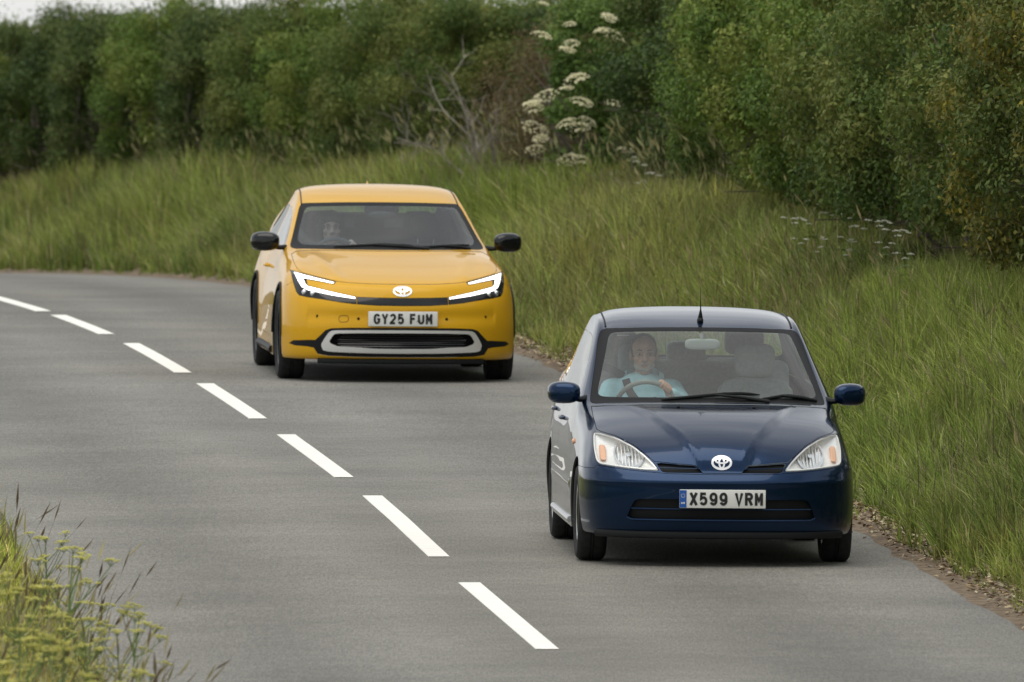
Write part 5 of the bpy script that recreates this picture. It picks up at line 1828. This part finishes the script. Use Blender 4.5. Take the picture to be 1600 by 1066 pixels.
# ------------------------------------------------------------------ drivers
def remeshed(mb, name, m, parent, vox=.008, smooth_it=4, split=None):
    me = bpy.data.meshes.new(name)
    me.from_pydata(mb.v, [], mb.f)
    bm = bmesh.new()
    bm.from_mesh(me)
    bmesh.ops.remove_doubles(bm, verts=bm.verts, dist=1e-5)
    bmesh.ops.recalc_face_normals(bm, faces=bm.faces)
    bm.to_mesh(me)
    bm.free()
    o = bpy.data.objects.new(name, me)
    COL.objects.link(o)
    r = o.modifiers.new('r', 'REMESH')
    r.mode = 'VOXEL'
    r.voxel_size = vox
    r.use_smooth_shade = True
    s_ = o.modifiers.new('s', 'SMOOTH')
    s_.iterations = smooth_it
    s_.factor = .5
    dg = bpy.context.evaluated_depsgraph_get()
    res = bpy.data.meshes.new_from_object(o.evaluated_get(dg), depsgraph=dg)
    bpy.data.objects.remove(o)
    res.materials.clear()
    for x in (m if isinstance(m, (list, tuple)) else [m]):
        res.materials.append(x)
    res.shade_smooth()
    res.name = name
    return link(name, res, parent)

def driver(car, hip, head, wheel_c, wheel_R, rake, skin, top, hair, legs, label, hairstyle, hands):
    """seated driver; hip and head are points in the car's frame, +y is towards the rear"""
    p = empty('person')
    tag(p, label, 'person')
    H, T = Vector(hip), Vector(head)
    neck = T + Vector((0, .035, -.155))
    chest = Vector((H.x, H.y + .015, neck.z - .185))
    sh = [Vector((H.x + s_ * .185, chest.y + .02, neck.z - .062)) for s_ in (-1, 1)]
    M = Matrix.Rotation(math.radians(rake), 3, 'X')
    grips = [Vector(wheel_c) + M @ Vector((wheel_R * math.cos(a), .0, wheel_R * math.sin(a))) for a in hands]
    body = MB()
    # trunk
    trunk = [(H + Vector((0, 0, -.03)), .17, .12), (H + Vector((0, .0, .12)), .155, .115), (chest + Vector((0, 0, -.08)), .17, .125), (chest + Vector((0, 0, .05)), .18, .12), (chest + Vector((0, .0, .12)), .15, .095)]
    for c, rx, ry in trunk:
        body.ell(c, (rx, ry, .11), 18, 12)
    body.cap(chest + Vector((0, .02, .14)), neck + Vector((0, 0, .05)), .07, .055)
    # head: skull, jaw, nose, brow, ears
    body.ell(T + Vector((0, .018, .035)), (.077, .096, .092), 24, 16)
    body.ell(T + Vector((0, -.02, -.045)), (.062, .072, .078), 20, 14)
    body.ell(T + Vector((0, -.055, -.092)), (.036, .034, .030), 14, 10)
    body.cap(T + Vector((0, -.088, .018)), T + Vector((0, -.112, -.022)), .010, .0155)
    for s_ in (-1, 1):
        body.cap(T + Vector((s_ * .012, -.092, .030)), T + Vector((s_ * .052, -.074, .030)), .010, .010)
        body.ell(T + Vector((s_ * .045, -.065, -.02)), (.024, .02, .022), 12, 8)
        body.ell(T + Vector((s_ * .080, .012, -.005)), (.011, .022, .034), 12, 8)
        body.ell(T + Vector((s_ * .012, -.098, -.026)), (.011, .012, .009), 10, 6)
    body.cap(T + Vector((-.022, -.083, -.058)), T + Vector((.022, -.083, -.058)), .008, .008)
    body.cap(T + Vector((-.016, -.083, -.068)), T + Vector((.016, -.083, -.068)), .009, .009)
    sleeves = MB()
    for c, rx, ry in trunk:
        sleeves.ell(c, (rx + .018, ry + .018, .12), 18, 12)
    cuffs = []
    for k, s_ in enumerate((-1, 1)):
        g = grips[k]
        el = (sh[k] + g) / 2 + Vector((s_ * .10, .03, -.10))
        wr = g + (el - g).normalized() * .085 + Vector((0, .03, -.005))
        body.cap(sh[k], el, .050, .040)
        body.cap(el, wr, .038, .027)
        sleeves.cap(chest + Vector((s_ * .07, .02, .11)), sh[k], .085, .075)
        sleeves.cap(sh[k], el, .073, .058)
        sleeves.cap(el, wr - (wr - el) * .12, .056, .042)
        # hand: palm behind the rim, four fingers over it, thumb along the inside
        ax = (g - Vector(wheel_c)).normalized()
        tan = (M @ Vector((0, 1, 0))).cross(ax).normalized()
        nrm = (M @ Vector((0, 1, 0))).normalized()        # towards the driver
        if tan.z * s_ > 0:
            tan = -tan
        palm = g + nrm * .030 + ax * .004
        body.cap(wr, palm, .026, .024)
        body.cap(palm + tan * .028, palm - tan * .028, .021, .021)
        for j, ln in enumerate((.9, 1.0, .96, .8)):
            b0 = palm + tan * (.031 - .021 * j) + ax * .012
            b1 = g + tan * (.031 - .021 * j) + ax * .026 + nrm * .004
            b2 = g + tan * (.031 - .021 * j) + ax * .018 - nrm * .024 * ln
            b3 = g + tan * (.031 - .021 * j) - ax * .006 - nrm * .026 * ln
            body.cap(b0, b1, .0095, .009)
            body.cap(b1, b2, .009, .0085)
            body.cap(b2, b3, .0085, .0075)
        body.cap(palm + tan * .03 - ax * .012, g + tan * .045 - ax * .024, .0115, .0095)
        body.cap(g + tan * .045 - ax * .024, g + tan * .058 - ax * .018 - nrm * .02, .0095, .008)
    for s_ in (-1, 1):
        kn = H + Vector((s_ * .13, -.46, .10))
        ft = H + Vector((s_ * .10, -.80, -.22))
        body.cap(H + Vector((s_ * .08, -.02, -.03)), kn, .085, .062)
        body.cap(kn, ft, .058, .042)
        body.cap(ft, ft + Vector((0, -.14, -.05)), .04, .035)
    remeshed(body, 'body', skin, p, .0065, 3)
    # collar / hood
    sleeves.cap(chest + Vector((0, .03, .10)), neck + Vector((0, .022, -.055)), .10, .075)
    top_o = remeshed(sleeves, 'top', top, p, .009, 5)
    hood = MB()
    V, F = [], []
    n = 32
    for (rx, ry, z0, dip, dy) in ((.086, .080, .010, .135, .016), (.100, .096, .058, .165, .022), (.122, .116, .046, .16, .026), (.142, .132, -.015, .11, .028), (.165, .138, -.075, .065, .028), (.15, .12, -.13, .04, .025)):
        for i in range(n):
            a = 2 * math.pi * i / n
            f = max(0, -math.sin(a)) ** 1.7
            wr = 1 + .04 * math.sin(5 * a + z0 * 60)
            V.append(neck + Vector((rx * wr * math.cos(a), ry * math.sin(a) + dy, z0 - dip * f + .018 * max(0, math.sin(a)))))
    for k_ in range(5):
        for i in range(n):
            i2 = (i + 1) % n
            F.append((k_ * n + i, k_ * n + i2, (k_ + 1) * n + i2, (k_ + 1) * n + i))
    hood_o = hood.add(V, F).build('hood' if hairstyle == 'cropped' else 'collar', top, p, angle=60)
    if hairstyle == 'cropped':
        for s_ in (-1, 1):
            MB().tube([neck + Vector((s_ * .035, -.10, -.115)), neck + Vector((s_ * .04, -.135, -.16)), neck + Vector((s_ * .045, -.15, -.23))], .004, 6).build('drawstring', m_white, p)
    tr = MB()
    for s_ in (-1, 1):
        kn = H + Vector((s_ * .13, -.46, .10))
        ft = H + Vector((s_ * .10, -.80, -.22))
        tr.cap(H + Vector((s_ * .08, -.02, -.03)), kn, .10, .075)
        tr.cap(kn, ft - (ft - kn) * .1, .072, .055)
    tr.ell(H + Vector((0, 0, -.03)), (.19, .14, .11), 18, 12)
    remeshed(tr, 'trousers', legs, p, .012, 3)
    for s_ in (-1, 1):
        MB().ell(T + Vector((s_ * .032, -.081, .008)), (.0125, .0095, .0058), 12, 8).build('eye', m_eye, p)
        MB().ell(T + Vector((s_ * .032, -.0905, .008)), (.006, .003, .006), 10, 6).build('iris', m_iris, p)
        MB().tube([T + Vector((s_ * .014, -.099, .030)), T + Vector((s_ * .034, -.092, .036)), T + Vector((s_ * .054, -.076, .028))], [.004, .0055, .003], 6).build('eyebrow', hair, p)
    MB().tube([T + Vector((-.024, -.088, -.063)), T + Vector((0, -.0945, -.0625)), T + Vector((.024, -.088, -.063))], [.002, .004, .002], 6).build('lips', m_lip, p)
    hm = MB()
    if hairstyle == 'cropped':
        hm.ell(T + Vector((0, .034, .057)), (.0800, .088, .0785), 24, 14)
        for s_ in (-1, 1):
            hm.ell(T + Vector((s_ * .066, .022, .02)), (.017, .05, .045), 12, 8)
    else:
        hm.ell(T + Vector((0, .026, .045)), (.090, .100, .098), 24, 14)
        for s_ in (-1, 1):
            hm.cap(T + Vector((s_ * .078, .02, .02)), T + Vector((s_ * .088, .03, -.15)), .032, .028)
        hm.cap(T + Vector((0, .08, 0)), T + Vector((0, .085, -.15)), .07, .06)
        hm.cap(T + Vector((-.06, -.066, .075)), T + Vector((.06, -.066, .075)), .018, .018)
    remeshed(hm, 'hair', hair, p, .007, 3)
    if hairstyle == 'cropped':
        be = MB()
        for a in np.linspace(-1.15, 1.15, 13):
            be.ell(T + Vector((.060 * math.sin(a), -.030 - .050 * math.cos(a), -.085 + .020 * abs(a) ** 1.5)), (.013, .012, .021), 8, 6)
        for s_ in (-1, 1):
            be.cap(T + Vector((s_ * .004, -.098, -.046)), T + Vector((s_ * .028, -.088, -.056)), .007, .006)
            be.cap(T + Vector((s_ * .030, -.086, -.058)), T + Vector((s_ * .030, -.084, -.078)), .007, .008)
        remeshed(be, 'beard', m_beard, p, .006, 3)
    return p, chest, neck, (top_o, hood_o)

m_skin = mat('skin', (.50, .28, .20), .6, noise=.12, nscale=25)
m_skin2 = mat('skin_pale', (.46, .29, .22), .55, noise=.1, nscale=25)
m_lip = mat('lips', (.36, .15, .12), .5)
m_eye = mat('eye_white', (.45, .42, .38), .4)
m_iris = mat('iris', (.04, .05, .06), .2)
m_hair = mat('grey_hair', (.115, .10, .088), .9, noise=.3, nscale=120)
m_beard = mat('white_beard', (.36, .32, .28), .95, noise=.3, nscale=120)
m_hair2 = mat('brown_hair', (.035, .022, .015), .7, noise=.3, nscale=80)
m_hoodie = mat('light_blue_hoodie', (.42, .66, .74), .9, noise=.08, nscale=18, bump=.4, bscale=14)
m_jeans = mat('dark_trousers', (.03, .035, .05), .9)
m_grey_top = mat('grey_top', (.24, .25, .25), .9, noise=.08, nscale=18, bump=.4, bscale=14)
m_belt = mat('seat_belt', (.012, .012, .013), .7)

d1, ch1, nk1, top1 = driver(blue, (-.345, 1.42, .60), (-.335, 1.44, 1.185), (-.352, .98, .875), .185, 24, m_skin, m_hoodie, m_hair, m_jeans,
                      'man with grey beard in light blue hooded top driving the dark blue car', 'cropped', (math.radians(205), math.radians(52)))
d2, ch2, nk2, top2 = driver(yel, (-.37, 1.68, .55), (-.372, 1.66, 1.085), (-.37, 1.25, .86), .175, 24, m_skin2, m_grey_top, m_hair2, m_jeans,
                      'person with shoulder length dark hair driving the yellow car', 'long', (math.radians(160), math.radians(40)))

def strap(name, parent, top_o, path, m, w=.024):
    """a flat band laid over the front of the clothes; path in (x, z), or (x, y, z) where it hangs free"""
    vv, ff = [], []
    for o in top_o:
        k0 = len(vv)
        vv += [v.co.copy() for v in o.data.vertices]
        ff += [tuple(i + k0 for i in f.vertices) for f in o.data.polygons]
    tree = BVHTree.FromPolygons(vv, ff)
    C = []
    for i in range(len(path) - 1):
        for t in np.linspace(0, 1, 9, endpoint=False):
            q = [a + (b - a) * t for a, b in zip(path[i], path[i + 1])] if len(path[i]) == len(path[i + 1]) else list(path[i])
            C.append(q)
    P = []
    for q in C:
        if len(q) == 2:
            h = tree.ray_cast(Vector((q[0], -2, q[1])), Vector((0, 1, 0)))
            if h[0] is None:
                continue
            P.append(h[0] + Vector((0, -.008, 0)))
        else:
            P.append(Vector(q))
    for _ in range(3):
        P = [P[0]] + [(P[i - 1] + P[i] * 2 + P[i + 1]) / 4 for i in range(1, len(P) - 1)] + [P[-1]]
    V, F = [], []
    for i, c in enumerate(P):
        t = (P[min(i + 1, len(P) - 1)] - P[max(i - 1, 0)]).normalized()
        s_ = t.cross(Vector((0, -1, 0))).normalized()
        for a, b in ((-w, 0), (w, 0), (w, .005), (-w, .005)):
            V.append(c + s_ * a + Vector((0, b - .004, 0)))
    for i in range(len(P) - 1):
        for k in range(4):
            F.append((i * 4 + k, i * 4 + (k + 1) % 4, i * 4 + 4 + (k + 1) % 4, i * 4 + 4 + k))
    MB().add(V, F).build(name, m, parent, smooth=False)
def belt(car, ch, nk, tp, top_o):
    a = (nk.x - .115, nk.z + .01)
    strap('seat_belt', car, top_o, [a, (nk.x - .09, nk.z - .07), (nk.x + .0, nk.z - .19), (nk.x + .08, nk.z - .29), (nk.x + .15, nk.z - .40)], m_belt)
    strap('belt_upper', car, top_o, [tp, ((tp[0] + nk.x - .125) / 2, tp[1] - .10, (tp[2] + nk.z) / 2 + .015), (nk.x - .115, nk.y - .06, nk.z + .02)], m_belt)
belt(blue, ch1, nk1, (-.60, 1.72, 1.12), top1)
belt(yel, ch2, nk2, (-.60, 2.0, 1.06), top2)
strap('shoulder_strap', d1, top1, [(nk1.x + .075, nk1.z - .10), (nk1.x + .05, nk1.z - .16), (nk1.x - .0, nk1.z - .24), (nk1.x - .05, nk1.z - .32)], m_belt, .018)

# ------------------------------------------------------------------ put cars and drivers on the road
def pose(loc, rz, rx, ry):
    return Matrix.Translation(loc) @ Matrix.Rotation(math.radians(rz), 4, 'Z') @ Matrix.Rotation(math.radians(rx), 4, 'X') @ Matrix.Rotation(math.radians(ry), 4, 'Y')
PB = pose((1.2132, 108.533, -.008), 3.24, 0, .6)
PY = pose((-.8914, 134.92, -.0295 - .012), 4.32, -.3, .5)
blue.matrix_world = PB
d1.matrix_world = PB
yel.matrix_world = PY
d2.matrix_world = PY
# ------------------------------------------------------------------ tilt the hillside
bpy.context.view_layer.update()
for o in list(scene.objects):
    if o.parent is None and o.type not in {'CAMERA', 'LIGHT'}:
        o.matrix_world = TILT @ o.matrix_world
